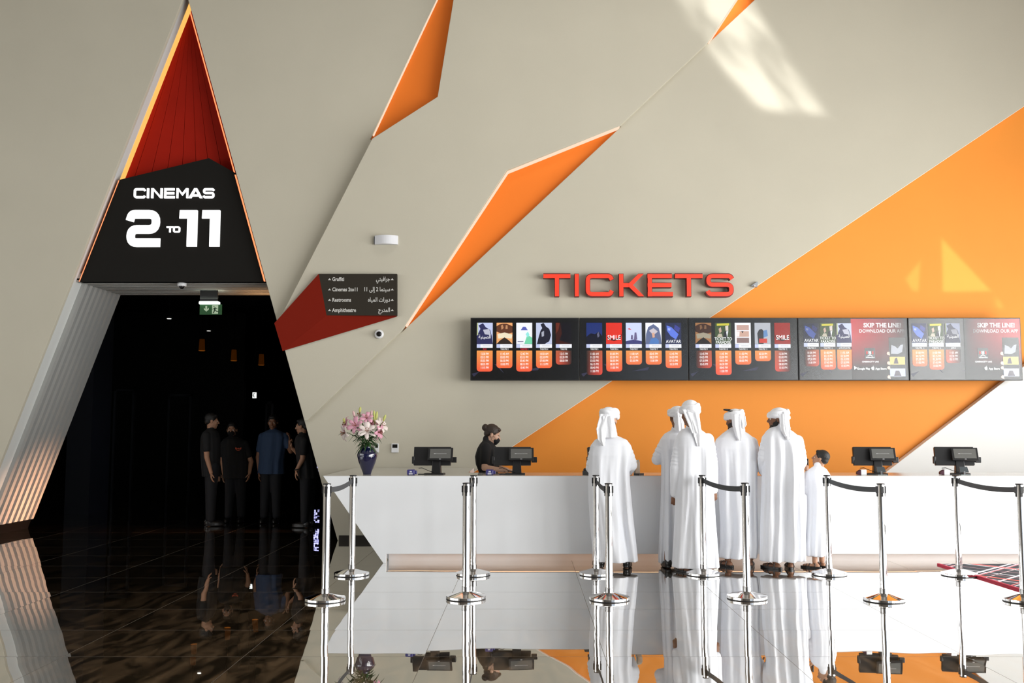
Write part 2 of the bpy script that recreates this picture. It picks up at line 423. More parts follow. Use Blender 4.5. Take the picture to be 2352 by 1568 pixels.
struct('wall_right', glazed('r', XR, BAYS_R, .05, 4.45, YB, WO + .2, 'y'), m_r)
struct('wall_left', glazed('l', XL, BAYS_L, 1.4, 5.0, YB, WO + .2, 'y'), m_r)
struct('wall_rear', glazed('b', YB, BAYS_B, .1, 4.9, XL, XR, 'x'), M_REAR)
n = 0
for (bays, z0, z1, plane, ax) in ((BAYS_R, .05, 4.45, XR, 'y'), (BAYS_L, 1.4, 5.0, XL, 'y'), (BAYS_B, .1, 4.9, YB, 'x')):
    for a, b in bays:
        n += 1; mb = MB(); s = -1 if plane > 0 else 1
        for k in range(4):
            c = a + (b - a) * k / 3
            if ax == 'y': mb.box((min(plane, plane + s * .16), c - .05, z0), (max(plane, plane + s * .16), c + .05, z1))
            else: mb.box((c - .05, plane, z0), (c + .05, plane + .16, z1))
        for zz in (z0, z0 + (z1 - z0) * .62, z1):
            if ax == 'y': mb.box((min(plane, plane + s * .15), a, zz - .05), (max(plane, plane + s * .15), b, zz + .05))
            else: mb.box((a, plane, zz - .05), (b, plane + .15, zz + .05))
        struct('window_%d' % n, mb, M_FRAME)

# ------------------------------------------------------------------ the front wall in layers
def foot(p, q):
    """where the line p-q of one wall plane meets the floor"""
    t = p.z / (p.z - q.z); return p + (q - p) * t
def poly(pts, Y):
    out = []
    for p in pts:
        p = P(p[0], p[1], Y) if not isinstance(p, Vector) else p
        out.append((p.x, p.z))
    return out
TOPV = -200
def apexline(Y):
    A = P(427, -20, Y); Lf = foot(A, P(25, 1000, Y)); Rf = foot(P(435, 13, Y), P(775, 1240, Y)); return A, Lf, Rf
A, Lf, Rf = apexline(WL)
zt = ZC + .05
mb = MB()
pl = [(XL, 0), (Lf.x, 0), (A.x, A.z)] + poly([(665, 842), (790, 640), (880, 330), (850, 320), (1061, -120)], WL) + [(PX(1075, -200, WL), zt), (XL, zt)]
mb.prism(pl, WL, WL + .06)
wall = struct('wall_front', mb, M_WALL, bevel=.004)
A2, Lf2, Rf2 = apexline(WM)
pm = poly([(1061, -120), (1005, 222), (855, 318)], WM)
# where M meets the opening's right edge
def edge_at(v, Y): return P(435 + (775 - 435) * (v - 13) / (1240 - 13), v, Y)
e0 = edge_at(742, WM); e1 = edge_at(966, WM)
pm += [(e0.x, e0.z), (e1.x, e1.z)] + poly([(705, 966), (922, 760), (1164, 391), (1425, 288), (1625, 99), (1690, 0), (1820, TOPV)], WM)
pm += [(PX(1820, TOPV, WM), zt), (PX(1075, TOPV, WM), zt)]
mb = MB().prism(pm, WM, WL - .001); mb.build('raised_panel', M_WALL, wall, bevel=.006)
e2 = edge_at(950, WR); A3, Lf3, Rf3 = apexline(WR)
pr = [(Rf3.x, 0), (e2.x, e2.z)] + poly([(890, 762), (922, 763), (1426, 291), (1410, 262), (1600, 75), (1625, 101), (1733, 0), (1949, TOPV)], WR)
pr += [(PX(1949, TOPV, WR), zt), (XR, zt), (XR, PZ(-126 - 20, WR))] + poly([(2352, 243), (1640, 722), (1400, 877), (1085, 1085)], WR)
pr += [(foot(P(1400, 877, WR), P(1085, 1085, WR)).x, 0)]
mb = MB().prism(pr, WR, WO - .001); mb.build('lower_panel', M_WALL, wall, bevel=.007)
# white lower right panel
q0 = foot(P(2307, 874, WW), P(2048, 1073, WW)); top = P(2307, 874, WW); sl = (top.z - q0.z) / (top.x - q0.x)
mb = MB().prism([(q0.x, 0), (XR, 0), (XR, sl * (XR - q0.x))], WW - .02, WO - .001); mb.build('white_panel', M_WHITE, wall, bevel=.006)
# orange ground behind them, and the three orange shards
mb = MB().prism([(PX(815, 1242, WO), 0)] + poly([(1040, 1075), (1370, 850), (1610, 695), (2352, 195), (2700, -40)], WO) + [(XR, PZ(-60, WO)), (XR, 0)], WO, WO + .08); mb.build('orange_panel', M_ORANGE, wall)
for pts in ([(840, 330), (1070, -130), (1080, -60), (1030, 240)], [(900, 790), (1150, 370), (1450, 260), (1440, 320), (1240, 520)], [(1600, 120), (1850, -260), (2010, -260), (1750, 20)]):
    ys_ = WL + .05 if pts[0][0] == 840 else 13.575
    mb = MB().prism(poly(pts, ys_), ys_, ys_ + .012); mb.build('orange_recess', M_SHARD, wall)
# fill behind everything
mb = MB()
mb.prism([(XL, 0), (Lf.x - .02, 0), (A.x, A.z + .1)] + [(edge_at(13, WO).x + .04, edge_at(13, WO).z), (Rf.x + .05, 0), (XR, 0), (XR, zt), (XL, zt)], WO + .1, WO + .2)
mb.build('backing', M_DARK, wall)
# glowing trims inside the shards
def led(pts, Y, w, d, m, name='led_strip', parent=None):
    """a light strip along wall points, w deep into the wall, d wide"""
    mb = MB()
    for p, q in zip(pts[:-1], pts[1:]):
        p, q = P(*p, Y), P(*q, Y); t = (q - p).normalized(); nrm = Vector((-t.z, 0, t.x)) * d
        mb.hexa([p + nrm, p - nrm, q - nrm, q + nrm], [v + Vector((0, w, 0)) for v in (p + nrm, p - nrm, q - nrm, q + nrm)])
    return mb.build(name, m, parent or wall)
led([(857, 311), (1004, -2), (1060, -118)], WL, .045, .006, M_LED)
led([(932, 749), (1166, 394), (1423, 291)], WM + .02, .10, .009, M_LED)
led([(1628, 98), (1692, 0), (1790, -150)], WM + .02, .10, .008, M_LED)
# thin pale strip painting in light caught by the panel's corner along the orange band
mb = MB()
for p, q in (((2700, 9), (1640, 722)), ((1640, 722), (1400, 877)), ((1400, 877), (1085, 1085))):
    p, q = P(*p, WR), P(*q, WR); t = (q - p).normalized(); nrm = Vector((-t.z, 0, t.x)); nrm = nrm if nrm.z < 0 else -nrm
    if q.x > p.x: pass
    mb.hexa([p, p + nrm * .007, q + nrm * .007, q], [v + Vector((0, .08, 0)) for v in (p, p + nrm * .007, q + nrm * .007, q)])
mb.build('edge_highlight', mat('painted_edge_light', (.9, .86, .78), .5), wall)
# baseboard right of the opening
mb = MB().box((Rf3.x + .02, WR - .02, 0), (XR, WR, PZ(1229, WR)))
struct('baseboard_front', mb, mat('baseboard_dark', (.03, .026, .022), .3))

# ------------------------------------------------------------------ the A-shaped portal
YJ = 15.14
SOF = PZ(647, 13.72)
def leg_pt(side, z, Y, inset=0.0):
    a, l, r = apexline(WL)
    f = l if side < 0 else r
    t = z / a.z if a.z else 0
    x = f.x + (a.x - f.x) * t
    return Vector((x + (-inset if side < 0 else inset), Y, z))
port = MB()
a, l, r = apexline(WL)
# left reveal: smooth band, then ribbed cladding (the ribs follow the leg)
_q = [leg_pt(-1, 0, WL + .06), leg_pt(-1, a.z, WL + .06), leg_pt(-1, a.z, WL + .30), leg_pt(-1, 0, WL + .30)]
port.hexa(_q, [v + Vector((-.1, 0, 0)) for v in _q])
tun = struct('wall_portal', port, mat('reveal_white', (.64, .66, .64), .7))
zb = .14
mb = MB(); y = WL + .30; pitch = .163
while y < YJ - .05:
    ye = min(y + pitch * .52, YJ)
    q = [leg_pt(-1, zb, y), leg_pt(-1, SOF + .02, y), leg_pt(-1, SOF + .02, ye), leg_pt(-1, zb, ye)]
    mb.hexa([v + Vector((.055, 0, 0)) for v in q], [v + Vector((-.1, 0, 0)) for v in q]); y += pitch
q = [leg_pt(-1, zb, WL + .3), leg_pt(-1, SOF + .02, WL + .3), leg_pt(-1, SOF + .02, YJ), leg_pt(-1, zb, YJ)]
mb.hexa([v + Vector((-.012, 0, 0)) for v in q], [v + Vector((-.12, 0, 0)) for v in q])
mb.build('slat_cladding', M_SLAT, tun)
mb = MB(); q = [leg_pt(-1, 0, WL - .01), leg_pt(-1, zb, WL - .01), leg_pt(-1, zb, YJ), leg_pt(-1, 0, YJ)]
mb.hexa([v + Vector((.025, 0, 0)) for v in q], [v + Vector((-.1, 0, 0)) for v in q]); mb.build('plinth', mat('plinth_black', (.003, .003, .003), .6, spec=.1), tun)
# right reveal
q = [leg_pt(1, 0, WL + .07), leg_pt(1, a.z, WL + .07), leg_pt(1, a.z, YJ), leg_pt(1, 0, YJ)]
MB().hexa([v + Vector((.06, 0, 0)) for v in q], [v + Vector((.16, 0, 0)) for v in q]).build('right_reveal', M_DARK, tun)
# soffit with ribs across
mb = MB(); xl, xr = leg_pt(-1, SOF, 0).x - .05, leg_pt(1, SOF, 0).x + .1
mb.box((xl, 13.74, SOF + .03), (xr, YJ, SOF + .12)); y = 13.74
while y < YJ - .02: mb.box((xl, y, SOF), (xr, min(y + .085, YJ), SOF + .05)); y += .163
mb.build('soffit', M_SLAT, tun)
# black sign box closing the portal over the soffit
sgn = thing('cinema_sign', 'black sign panel reading CINEMAS 2 TO 11 above the dark portal', 'sign', (P(400, 647, 13.72).x, 13.72, SOF))
ps = poly([(183, 647), (273, 413), (480, 363), (546, 400), (613, 647)], 13.72)
MB().prism(ps, 13.72, 13.80).build('panel', M_BLACK, sgn, world=True)
MB().prism([(x, z) for x, z in ps], 13.80, 13.84).build('backing', M_DARK, sgn, world=True)
GW = glow('sign_white', (1, 1, 1), 1.6)
hC = PZ(432, 13.7) - PZ(454.5, 13.7); zC = PZ(454.5, 13.7)
for ch, u0, u1 in zip('CINEMAS', (307, 337, 347, 377, 405, 433, 466), (334, 343, 374, 402, 433, 466, 493)):
    glyph_mb(ch, PX(u0, 443, 13.7), zC, hC, 13.70, 13.72, .215, PX(u1 - 1, 443, 13.7) - PX(u0, 443, 13.7)).build('letter', GW, sgn, world=True)
# big 2
def upoly(pts, u0, u1, v0, v1, Y): return [(PX(u0 + (u1 - u0) * x, 500, Y), PZ(v0 + (v1 - v0) * (1 - z), Y)) for x, z in pts]
mb = MB(); path = [(.10, .70), (.15, .885), (.86, .885), (.86, .47), (.14, .47), (.14, .11), (1.0, .11)]
L_, R_ = stroke(path, .235, .22)
for i in range(len(L_) - 1): mb.prism(upoly([L_[i], L_[i + 1], R_[i + 1], R_[i]], 290, 369, 482, 566, 13.7), 13.70, 13.72)
mb.build('numeral', GW, sgn, world=True)
for u0 in (411.5, 463.5):
    MB().prism(upoly([(0, .77), (.02, 1), (.97, 1), (1, .98), (1, 0), (.44, 0), (.44, .77)], u0, u0 + 42, 482, 566, 13.7), 13.70, 13.72).build('numeral', GW, sgn, world=True)
hT = PZ(520, 13.7) - PZ(533, 13.7)
for ch, u0, u1 in (('T', 382, 398), ('O', 397.5, 413)):
    glyph_mb(ch, PX(u0, 526, 13.7), PZ(533, 13.7), hT, 13.70, 13.72, .26, PX(u1, 526, 13.7) - PX(u0, 526, 13.7)).build('letter', GW, sgn, world=True)
# red fan of planks above the sign
YF = WL + .34
top_ = P(436.5, 14, YF)
base = [(262, 430), (276, 413)] ; fan = MB(); 
def onsign(u): return 0
edges_u = [266, 303, 342, 380, 417, 452, 484, 516, 543, 556]
for i in range(len(edges_u) - 1):
    u0, u1 = edges_u[i], edges_u[i + 1]
    b0, b1 = P(u0 + .6, 425, YF), P(u1 - .6, 425, YF)
    fan.add([top_, b0, b1, top_ + Vector((0, .05, 0)), b0 + Vector((0, .05, 0)), b1 + Vector((0, .05, 0))], [(0, 1, 2), (5, 4, 3), (0, 3, 4, 1), (1, 4, 5, 2), (2, 5, 3, 0)])
fan.build('red_fan_cladding', M_RED, tun, bevel=0)
MB().prism(poly([(436, -10), (250, 470), (570, 470)], YF + .03), YF + .03, YF + .1).build('fan_backing', M_BLACK, tun)
# light strips of the portal
def strip(pts, w, m, name='led_strip'):
    mb = MB()
    for (p, q) in pts:
        mb.hexa([p, p + Vector((w, 0, 0)), q + Vector((w, 0, 0)), q], [v + Vector((0, .012, 0)) for v in (p, p + Vector((w, 0, 0)), q + Vector((w, 0, 0)), q)])
    return mb.build(name, m, tun)
mb = MB(); q = [leg_pt(-1, PZ(417, 13.7), WL + .225), leg_pt(-1, a.z - .05, WL + .225), leg_pt(-1, a.z - .05, YF), leg_pt(-1, PZ(417, 13.7), YF)]
mb.hexa([v + Vector((.012, 0, 0)) for v in q], [v + Vector((-.02, 0, 0)) for v in q]).build('led_strip', M_LEDY, tun)
strip([(P(181, 646, 13.715), P(272, 414, 13.715))], .012, M_LEDR)
strip([(P(606.0, 646, 13.715), P(538.5, 401, 13.715))], .022, M_LEDR)
strip([(P(538.0, 400, YF - .005), P(433.2, 20, YF - .005))], .018, M_LEDR)
# warm light low in the passage, on the far side of the right leg
area('passage_wash', (leg_pt(1, .42, 0).x + .045, YJ - .45, .42), (0, PI / 2 + .0, .0), .6, .3, 34, (1, .50, .28), .47)
area('soffit_wash', (leg_pt(1, SOF, 0).x - .25, YJ - .25, SOF - .5), (0, PI * .85, 0), .3, .3, 8, (1, .5, .2), 2.4)

# ------------------------------------------------------------------ corridor beyond
CZ = 4.3
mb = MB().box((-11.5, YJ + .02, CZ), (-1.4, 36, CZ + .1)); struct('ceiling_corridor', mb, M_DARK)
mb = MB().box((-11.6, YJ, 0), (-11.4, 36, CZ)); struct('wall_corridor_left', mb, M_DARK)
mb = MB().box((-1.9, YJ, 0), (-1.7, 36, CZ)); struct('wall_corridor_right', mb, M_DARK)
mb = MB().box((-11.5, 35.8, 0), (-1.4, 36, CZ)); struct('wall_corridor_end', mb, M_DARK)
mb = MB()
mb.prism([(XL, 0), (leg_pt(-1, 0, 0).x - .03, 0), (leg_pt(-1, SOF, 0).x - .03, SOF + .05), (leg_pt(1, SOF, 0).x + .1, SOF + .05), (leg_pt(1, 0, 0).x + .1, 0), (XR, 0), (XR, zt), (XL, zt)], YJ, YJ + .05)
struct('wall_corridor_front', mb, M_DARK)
# blue-black pier and door frames
struct('wall_corridor_pier', MB().box((PX(150, 1100, 17.5), 17.5, 0), (PX(206, 1100, 17.5), 18.3, CZ)), M_DARKB)
def door(n, u0, u1, vt, Y):
    m = mat('door_frame_grey', (.09, .10, .12), .4); x0, x1, z = PX(u0, vt, Y), PX(u1, vt, Y), PZ(vt, Y)
    mb = MB().box((x0, Y, 0), (x0 + .05, Y + .1, z)).box((x1 - .05, Y, 0), (x1, Y + .1, z)).box((x0, Y, z - .05), (x1, Y + .1, z))
    d = struct('door_%d' % n, mb, m); MB().box((x0 + .05, Y + .04, 0), (x1 - .05, Y + .09, z - .05)).build('leaf', M_DARK, d)
    return d
door(1, 262, 309, 893, 24); door(2, 386, 440, 905, 24); door(3, 610, 628, 922, 24)
struct('wall_corridor_back', MB().box((PX(206, 900, 24.1), 24.1, 0), (PX(560, 900, 24.1), 24.3, CZ)), M_DARK)
# ------------------------------------------------------------------ ticket counter
YC = 11.29; ZT = PZ(1092, YC); XE = 9.3
xtl = PX(742, 1094, YC); xbl = PX(880, 1293, YC); xkl = PX(887, 1280, YC); zk = PZ(1272, YC); xret = PX(1066, 1090, YC)
ctr = thing('ticket_counter', 'long white ticket counter with slanted left end and glowing toe kick', 'counter', ((xtl + XE) / 2, 11.7, 0))
mb = MB()
body = [(xtl, ZT - .004), (xbl, 0), (xkl, 0), (xkl, zk), (XE, zk), (XE, ZT - .004)]
mb.prism(body, YC, YC + .06); mb.build('front_panel', M_SOLID, ctr, world=True, bevel=.003)
mb = MB().prism([(xtl + .02, ZT - .004), (xbl + .02, 0), (xret, 0), (xret, ZT - .004)], YC + .285, WR - .03); mb.build('return_cabinet', M_SOLID, ctr, world=True)
mb = MB()
mb.add([(xtl, YC, ZT - .004), (XE, YC, ZT - .004), (XE, YC + .76, ZT - .004), (xret, YC + .76, ZT - .004), (xret, WR - .03, ZT - .004), (xtl, WR - .03, ZT - .004)] +
       [(xtl, YC, ZT), (XE, YC, ZT), (XE, YC + .76, ZT), (xret, YC + .76, ZT), (xret, WR - .03, ZT), (xtl, WR - .03, ZT)],
       [(5, 4, 3, 2, 1, 0), (6, 7, 8, 9, 10, 11)] + [(i, (i + 1) % 6, (i + 1) % 6 + 6, i + 6) for i in range(6)])
mb.build('worktop', M_TOP, ctr, world=True, bevel=.002)
MB().box((xkl, YC + .22, 0), (XE, YC + .28, zk + .1)).build('kick_board', mat('kick_white', (.86, .86, .86), .5), ctr, world=True)
MB().box((xkl, YC + .06, zk + .02), (XE, YC + .22, zk + .03)).build('kick_soffit', M_SOLID, ctr, world=True)
MB().box((xkl + .01, YC + .07, zk + .001), (XE, YC + .10, zk + .018)).build('led_strip', glow('kick_led', (1, .58, .34), 1.7), ctr, world=True)
MB().box((xret + .4, YC + .30, .1), (XE, YC + .70, ZT - .04)).build('cupboard', M_GREYPL, ctr, world=True)

# ------------------------------------------------------------------ TICKETS
M_TR = mat('red_letter_face', (.90, .045, .018), .4, emis=(.9, .05, .02), es=.30); M_TRD = mat('red_letter_side', (.16, .008, .006), .5)
tk = thing('tickets_sign', 'raised red letters spelling TICKETS on the wall above the screens', 'sign', P(1466, 683, WR))
YT = WR - .13; hT = PZ(629, YT) - PZ(680, YT)
for ch, u0, u1 in zip('TICKETS', (1248.2, 1319.3, 1345, 1421.5, 1487.5, 1550.5, 1622), (1310.2, 1330.5, 1407, 1478.5, 1545.5, 1614, 1685)):
    x = PX(u0, 655, YT); ww = PX(u1, 655, YT) - x
    f = glyph_mb(ch, x, PZ(680, YT), hT, YT - .002, YT + .004, .175, ww).build('letter_face', M_TR, None)
    s_ = glyph_mb(ch, x, PZ(680, YT) - .006, hT + .012, YT + .004, WR - .03, .215, ww).build('letter', M_TRD, tk, world=True)
    f.parent = s_; f.matrix_parent_inverse = Matrix.Translation(tk.location).inverted()

# ------------------------------------------------------------------ menu displays
YD = 13.26
def emi(name, col, e=1.0): 
    return mat(name, tuple(c * .15 for c in col), .22, emis=col, es=e)
E_BG = mat('screen_black', (.010, .010, .011), .20, spec=.65)
E_BG2 = mat('screen_glow_navy', (.02, .02, .03), .3, emis=(.02, .02, .05), es=1)
E_WH = emi('screen_white', (.90, .91, 1.0)); E_LB = emi('screen_pale_blue', (.55, .60, .85)); E_O1 = emi('screen_orange', (.95, .33, .08)); E_O2 = emi('screen_red_orange', (.95, .13, .04))
E_RD = emi('screen_red', (.80, .03, .02)); E_GR = emi('screen_grey', (.45, .47, .52)); E_TX = emi('screen_text', (1, 1, 1), 1.1); E_TXD = emi('screen_text_grey', (.33, .33, .38))
E_RTX = emi('screen_text_red', (1, .05, .08)); E_PINK = emi('screen_crimson', (.62, .02, .03))
def grad_mat(name, c0, c1, z0, z1, fade=None):
    """a picture on a screen that runs from c1 (top) to c0 (bottom); fade = (x0, x1) dims it away sideways"""
    m = bpy.data.materials.new(name); m.use_nodes = True; nt = m.node_tree; L = nt.links; b = nt.nodes['Principled BSDF']
    b.inputs['Base Color'].default_value = (.03, .03, .03, 1); b.inputs['Roughness'].default_value = .22
    g = nt.nodes.new('ShaderNodeNewGeometry'); sp = nt.nodes.new('ShaderNodeSeparateXYZ'); L.new(g.outputs['Position'], sp.inputs[0])
    mr = nt.nodes.new('ShaderNodeMapRange'); L.new(sp.outputs[2], mr.inputs[0]); mr.inputs[1].default_value = z0; mr.inputs[2].default_value = z1
    mx = nt.nodes.new('ShaderNodeMixRGB'); L.new(mr.outputs[0], mx.inputs[0]); mx.inputs[1].default_value = (*c0, 1); mx.inputs[2].default_value = (*c1, 1)
    L.new(mx.outputs[0], b.inputs['Emission Color'])
    if fade:
        m2 = nt.nodes.new('ShaderNodeMapRange'); L.new(sp.outputs[0], m2.inputs[0]); m2.inputs[1].default_value = fade[0]; m2.inputs[2].default_value = fade[1]; m2.inputs[4].default_value = .71
        L.new(m2.outputs[0], b.inputs['Emission Strength'])
    else: b.inputs['Emission Strength'].default_value = .71
    return m
def rect(mb, u0, u1, v0, v1, Y, d=.002):
    x0, x1, z0, z1 = PX(u0, 800, Y), PX(u1, 800, Y), PZ(v1, Y), PZ(v0, Y); return mb.box((x0, Y - d, z0), (x1, Y, z1))
def upx(pts, Y, mb, d=.0012): return mb.prism([(PX(u, 800, Y), PZ(v, Y)) for u, v in pts], Y - d, Y)
bounds = [1080, 1331, 1581, 1833, 2086.5, 2347]
zg0, zg1 = PZ(852, YD), PZ(805, YD)
G_TIME = grad_mat('time_card_orange', (.95, .10, .035), (.93, .34, .07), zg0, zg1)
art = {  # small stand-in pictures: background, shapes (colour, points in a 36 x 48 box, y down)
 'night': (E_LB, [((.03, .03, .10), [(0, 48), (0, 30), (8, 14), (4, 6), (14, 1), (20, 10), (30, 16), (34, 30), (36, 48)]), ((.5, .5, .6), [(14, 16), (28, 14), (32, 28), (18, 26)]), ((.45, .5, .3), [(0, 0), (3, 0), (3, 28), (0, 28)])]),
 'crowd': (emi('art_amber', (.85, .40, .16)), [((.12, .04, .02), [(0, 8), (6, 4), (14, 2), (22, 2), (30, 5), (36, 8), (36, 22), (24, 26), (12, 25), (0, 20)]), ((.85, .75, .55), [(2, 26), (18, 22), (36, 27), (34, 36), (18, 34), (4, 36)]), ((.03, .02, .015), [(0, 48), (8, 40), (18, 33), (28, 40), (36, 48)]), ((.5, .25, .12), [(10, 6), (14, 4), (16, 12), (11, 16)]), ((.5, .25, .12), [(21, 5), (25, 6), (25, 14), (20, 14)])]),
 'pale': (E_WH, [((.10, .12, .45), [(10, 17), (15, 9), (21, 9), (26, 17)]), ((.18, .65, .40), [(18, 48), (25, 27), (36, 34), (36, 48)]), ((.3, .8, .75), [(21, 26), (26, 20), (30, 27), (26, 34)]), ((.1, .1, .2), [(3, 42), (16, 42), (16, 43.5), (3, 43.5)])]),
 'shape': (emi('art_ice', (.55, .60, .80)), [((.015, .015, .03), [(2, 48), (6, 32), (10, 18), (14, 12), (10, 4), (17, 0), (22, 8), (30, 14), (34, 28), (30, 42), (20, 48)]), ((.4, .42, .5), [(12, 22), (18, 18), (18, 30), (13, 32)])]),
 'dusk': (emi('art_rust', (.16, .03, .02)), [((.45, .08, .04), [(0, 0), (9, 0), (6, 16), (0, 26)]), ((.02, .015, .03), [(10, 0), (36, 0), (36, 48), (8, 40), (14, 24)])]),
 'blue': (emi('art_blue', (.03, .07, .40)), [((.01, .01, .04), [(0, 32), (10, 24), (20, 26), (28, 20), (36, 30), (36, 48), (0, 48)]), ((.3, .3, .5), [(24, 26), (28, 20), (30, 30), (26, 34)])]),
 'red': (emi('art_red', (.75, .03, .015)), [((.12, .0, .0), [(0, 27), (6, 33), (18, 37), (30, 33), (36, 24), (33, 36), (18, 42), (5, 38)])]),
 'sky': (emi('art_sky', (.62, .68, .95)), [((.05, .05, .18), [(0, 48), (0, 42), (8, 40), (18, 38), (28, 40), (36, 42), (36, 48)]), ((.7, .05, .06), [(4, 14), (8, 12), (13, 16), (9, 16)]), ((.15, .12, .25), [(18, 40), (20, 22), (24, 22), (26, 38)]), ((.15, .12, .25), [(11, 38), (12, 28), (16, 28), (16, 38)])]),
 'group': (E_WH, [((.12, .15, .28), [(0, 48), (1, 26), (6, 10), (18, 3), (30, 12), (34, 28), (36, 48)]), ((.6, .55, .6), [(8, 18), (18, 12), (28, 20), (18, 28)]), ((.08, .2, .5), [(8, 48), (12, 36), (24, 34), (30, 40), (30, 48)]), ((.7, .4, .28), [(14, 24), (20, 22), (21, 33), (16, 34)])]),
 'cobalt': (emi('art_cobalt', (.02, .025, .08)), [((.12, .20, .75), [(3, 6), (14, 10), (30, 26), (24, 38), (12, 30), (4, 18)]), ((.05, .06, .3), [(22, 4), (34, 12), (30, 22), (20, 14)]), ((.35, .45, .9), [(6, 12), (12, 13), (11, 18), (6, 17)])]),
 'couple': (emi('art_green', (.05, .08, .03)), [((.6, .55, .05), [(4, 2), (32, 1), (32, 6), (4, 7)]), ((.55, .38, .3), [(8, 14), (13, 10), (15, 20), (10, 24)]), ((.7, .6, .55), [(23, 8), (30, 6), (30, 18), (24, 18)]), ((.8, .8, .85), [(25, 20), (30, 18), (27, 34)]), ((.015, .015, .02), [(20, 20), (25, 20), (27, 36), (18, 36)]), ((.5, .45, .35), [(4, 32), (8, 25), (15, 25), (17, 33)])]),
 'strips': (E_WH, [((.55, .35, .30), [(4, 5), (32, 5), (32, 17), (4, 17)]), ((.6, .38, .3), [(4, 19), (32, 19), (32, 32), (4, 32)]), ((.25, .16, .15), [(4, 34), (32, 34), (32, 46), (4, 46)]), ((.05, .03, .03), [(14, 19), (20, 19), (18, 24)]), ((.85, .8, .8), [(4, 20), (11, 20), (10, 31), (4, 31)])]),
 'grey': (E_GR, [((.03, .03, .035), [(8, 48), (6, 24), (10, 16), (16, 14), (20, 18), (20, 48)]), ((.12, .25, .5), [(20, 18), (28, 16), (30, 30), (20, 34)]), ((.6, .05, .03), [(10, 36), (28, 36), (28, 46), (10, 46)])]),
}
TITLES = {'red': 'SMILE', 'couple': 'TICKET TO\nPARADISE', 'cobalt': 'AVATAR', 'night': '\uFE94\uFEF4\uFEE8\uFEF4\uFEBC\uFEDF\uFE8D'}
def shade_mats(key):
    bg, sh = art[key]; return [bg] + [emi('art_%s_%d' % (key, i), c) for i, (c, p) in enumerate(sh)]
def poster(root, key, u, v, w, h, Y):
    bg, sh = art[key]; mb = MB(); rect(mb, u, u + w, v, v + h, Y - .004)
    for i, (c, pts) in enumerate(sh):
        mb.cur = i + 1; upx([(u + a * w / 36, v + b * h / 48) for a, b in pts], Y - .006 - .0004 * i, mb)
    o = mb.build('film_picture', shade_mats(key), root, world=True)
    if key in TITLES:
        sz = .085 if key == 'red' else .062; fy = .80 if key == 'red' else (.74 if key == 'night' else (.96 if key == 'cobalt' else .83))
        if key == 'couple': sz = .055
        vs, fs = text_mesh(TITLES[key], sz * (w / 36) * (1.05 if key == 'night' else 1), 'CENTER', bold=0, sx=.84, line=.85)
        mb = MB(); mb.add([(PX(u + w / 2, 800, Y) + a, Y - .010, PZ(v + h * fy, Y) + b) for a, b, c in vs], fs)
        t = mb.build('title', E_TX, None); t.parent = o; t.matrix_parent_inverse = Matrix.Translation(root.location).inverted()
    return o
def card(root, u, v, w, lines, Y, pitch=8.0, head='THEATRE 2', hred=False, dim=None):
    """time card with rounded lower corners"""
    h = 5 + pitch * len(lines) + 3; r = 7; pts = [(u, v), (u + w, v)]
    for k in range(7): a = k * PI / 12; pts.append((u + w - r + r * math.cos(a), v + h - r + r * math.sin(a)))
    for k in range(7): a = PI / 2 + k * PI / 12; pts.append((u + r + r * math.cos(a), v + h - r + r * math.sin(a)))
    mb = MB(); upx(pts, Y - .003, mb, .002); c = mb.build('time_card', dim or G_TIME, root, world=True)
    def put(nm, body, m, cx, vv, size, **k):
        vs, fs = text_mesh(body, size, 'CENTER', **k); q = MB(); q.add([(PX(cx, 800, Y) + a, Y - .008, PZ(vv, Y) + b) for a, b, c_ in vs], fs)
        t = q.build(nm, m, None); t.parent = c; t.matrix_parent_inverse = Matrix.Translation(root.location).inverted()
    put('show_times', '\n'.join(lines), E_TX, u + w / 2, v + 10, .0445, bold=0, sx=.66, line=pitch / 8.0 * 1.04)
    put('theatre_name', head, E_RTX if hred else E_TX, u + w / 2, v - 1.5, .030, bold=0, sx=.72)
    mb = MB(); rect(mb, u, u + w, v - 15, v - 6.5, Y - .003); mb.cur = 1; rect(mb, u, u + 8.5, v - 15, v - 6.5, Y - .0045); mb.cur = 2; rect(mb, u + w * .38, u + w * .86, v - 11.6, v - 10.4, Y - .0045)
    t = mb.build('film_name_strip', [E_WH, E_LB, E_GR], root, world=True)
    return c
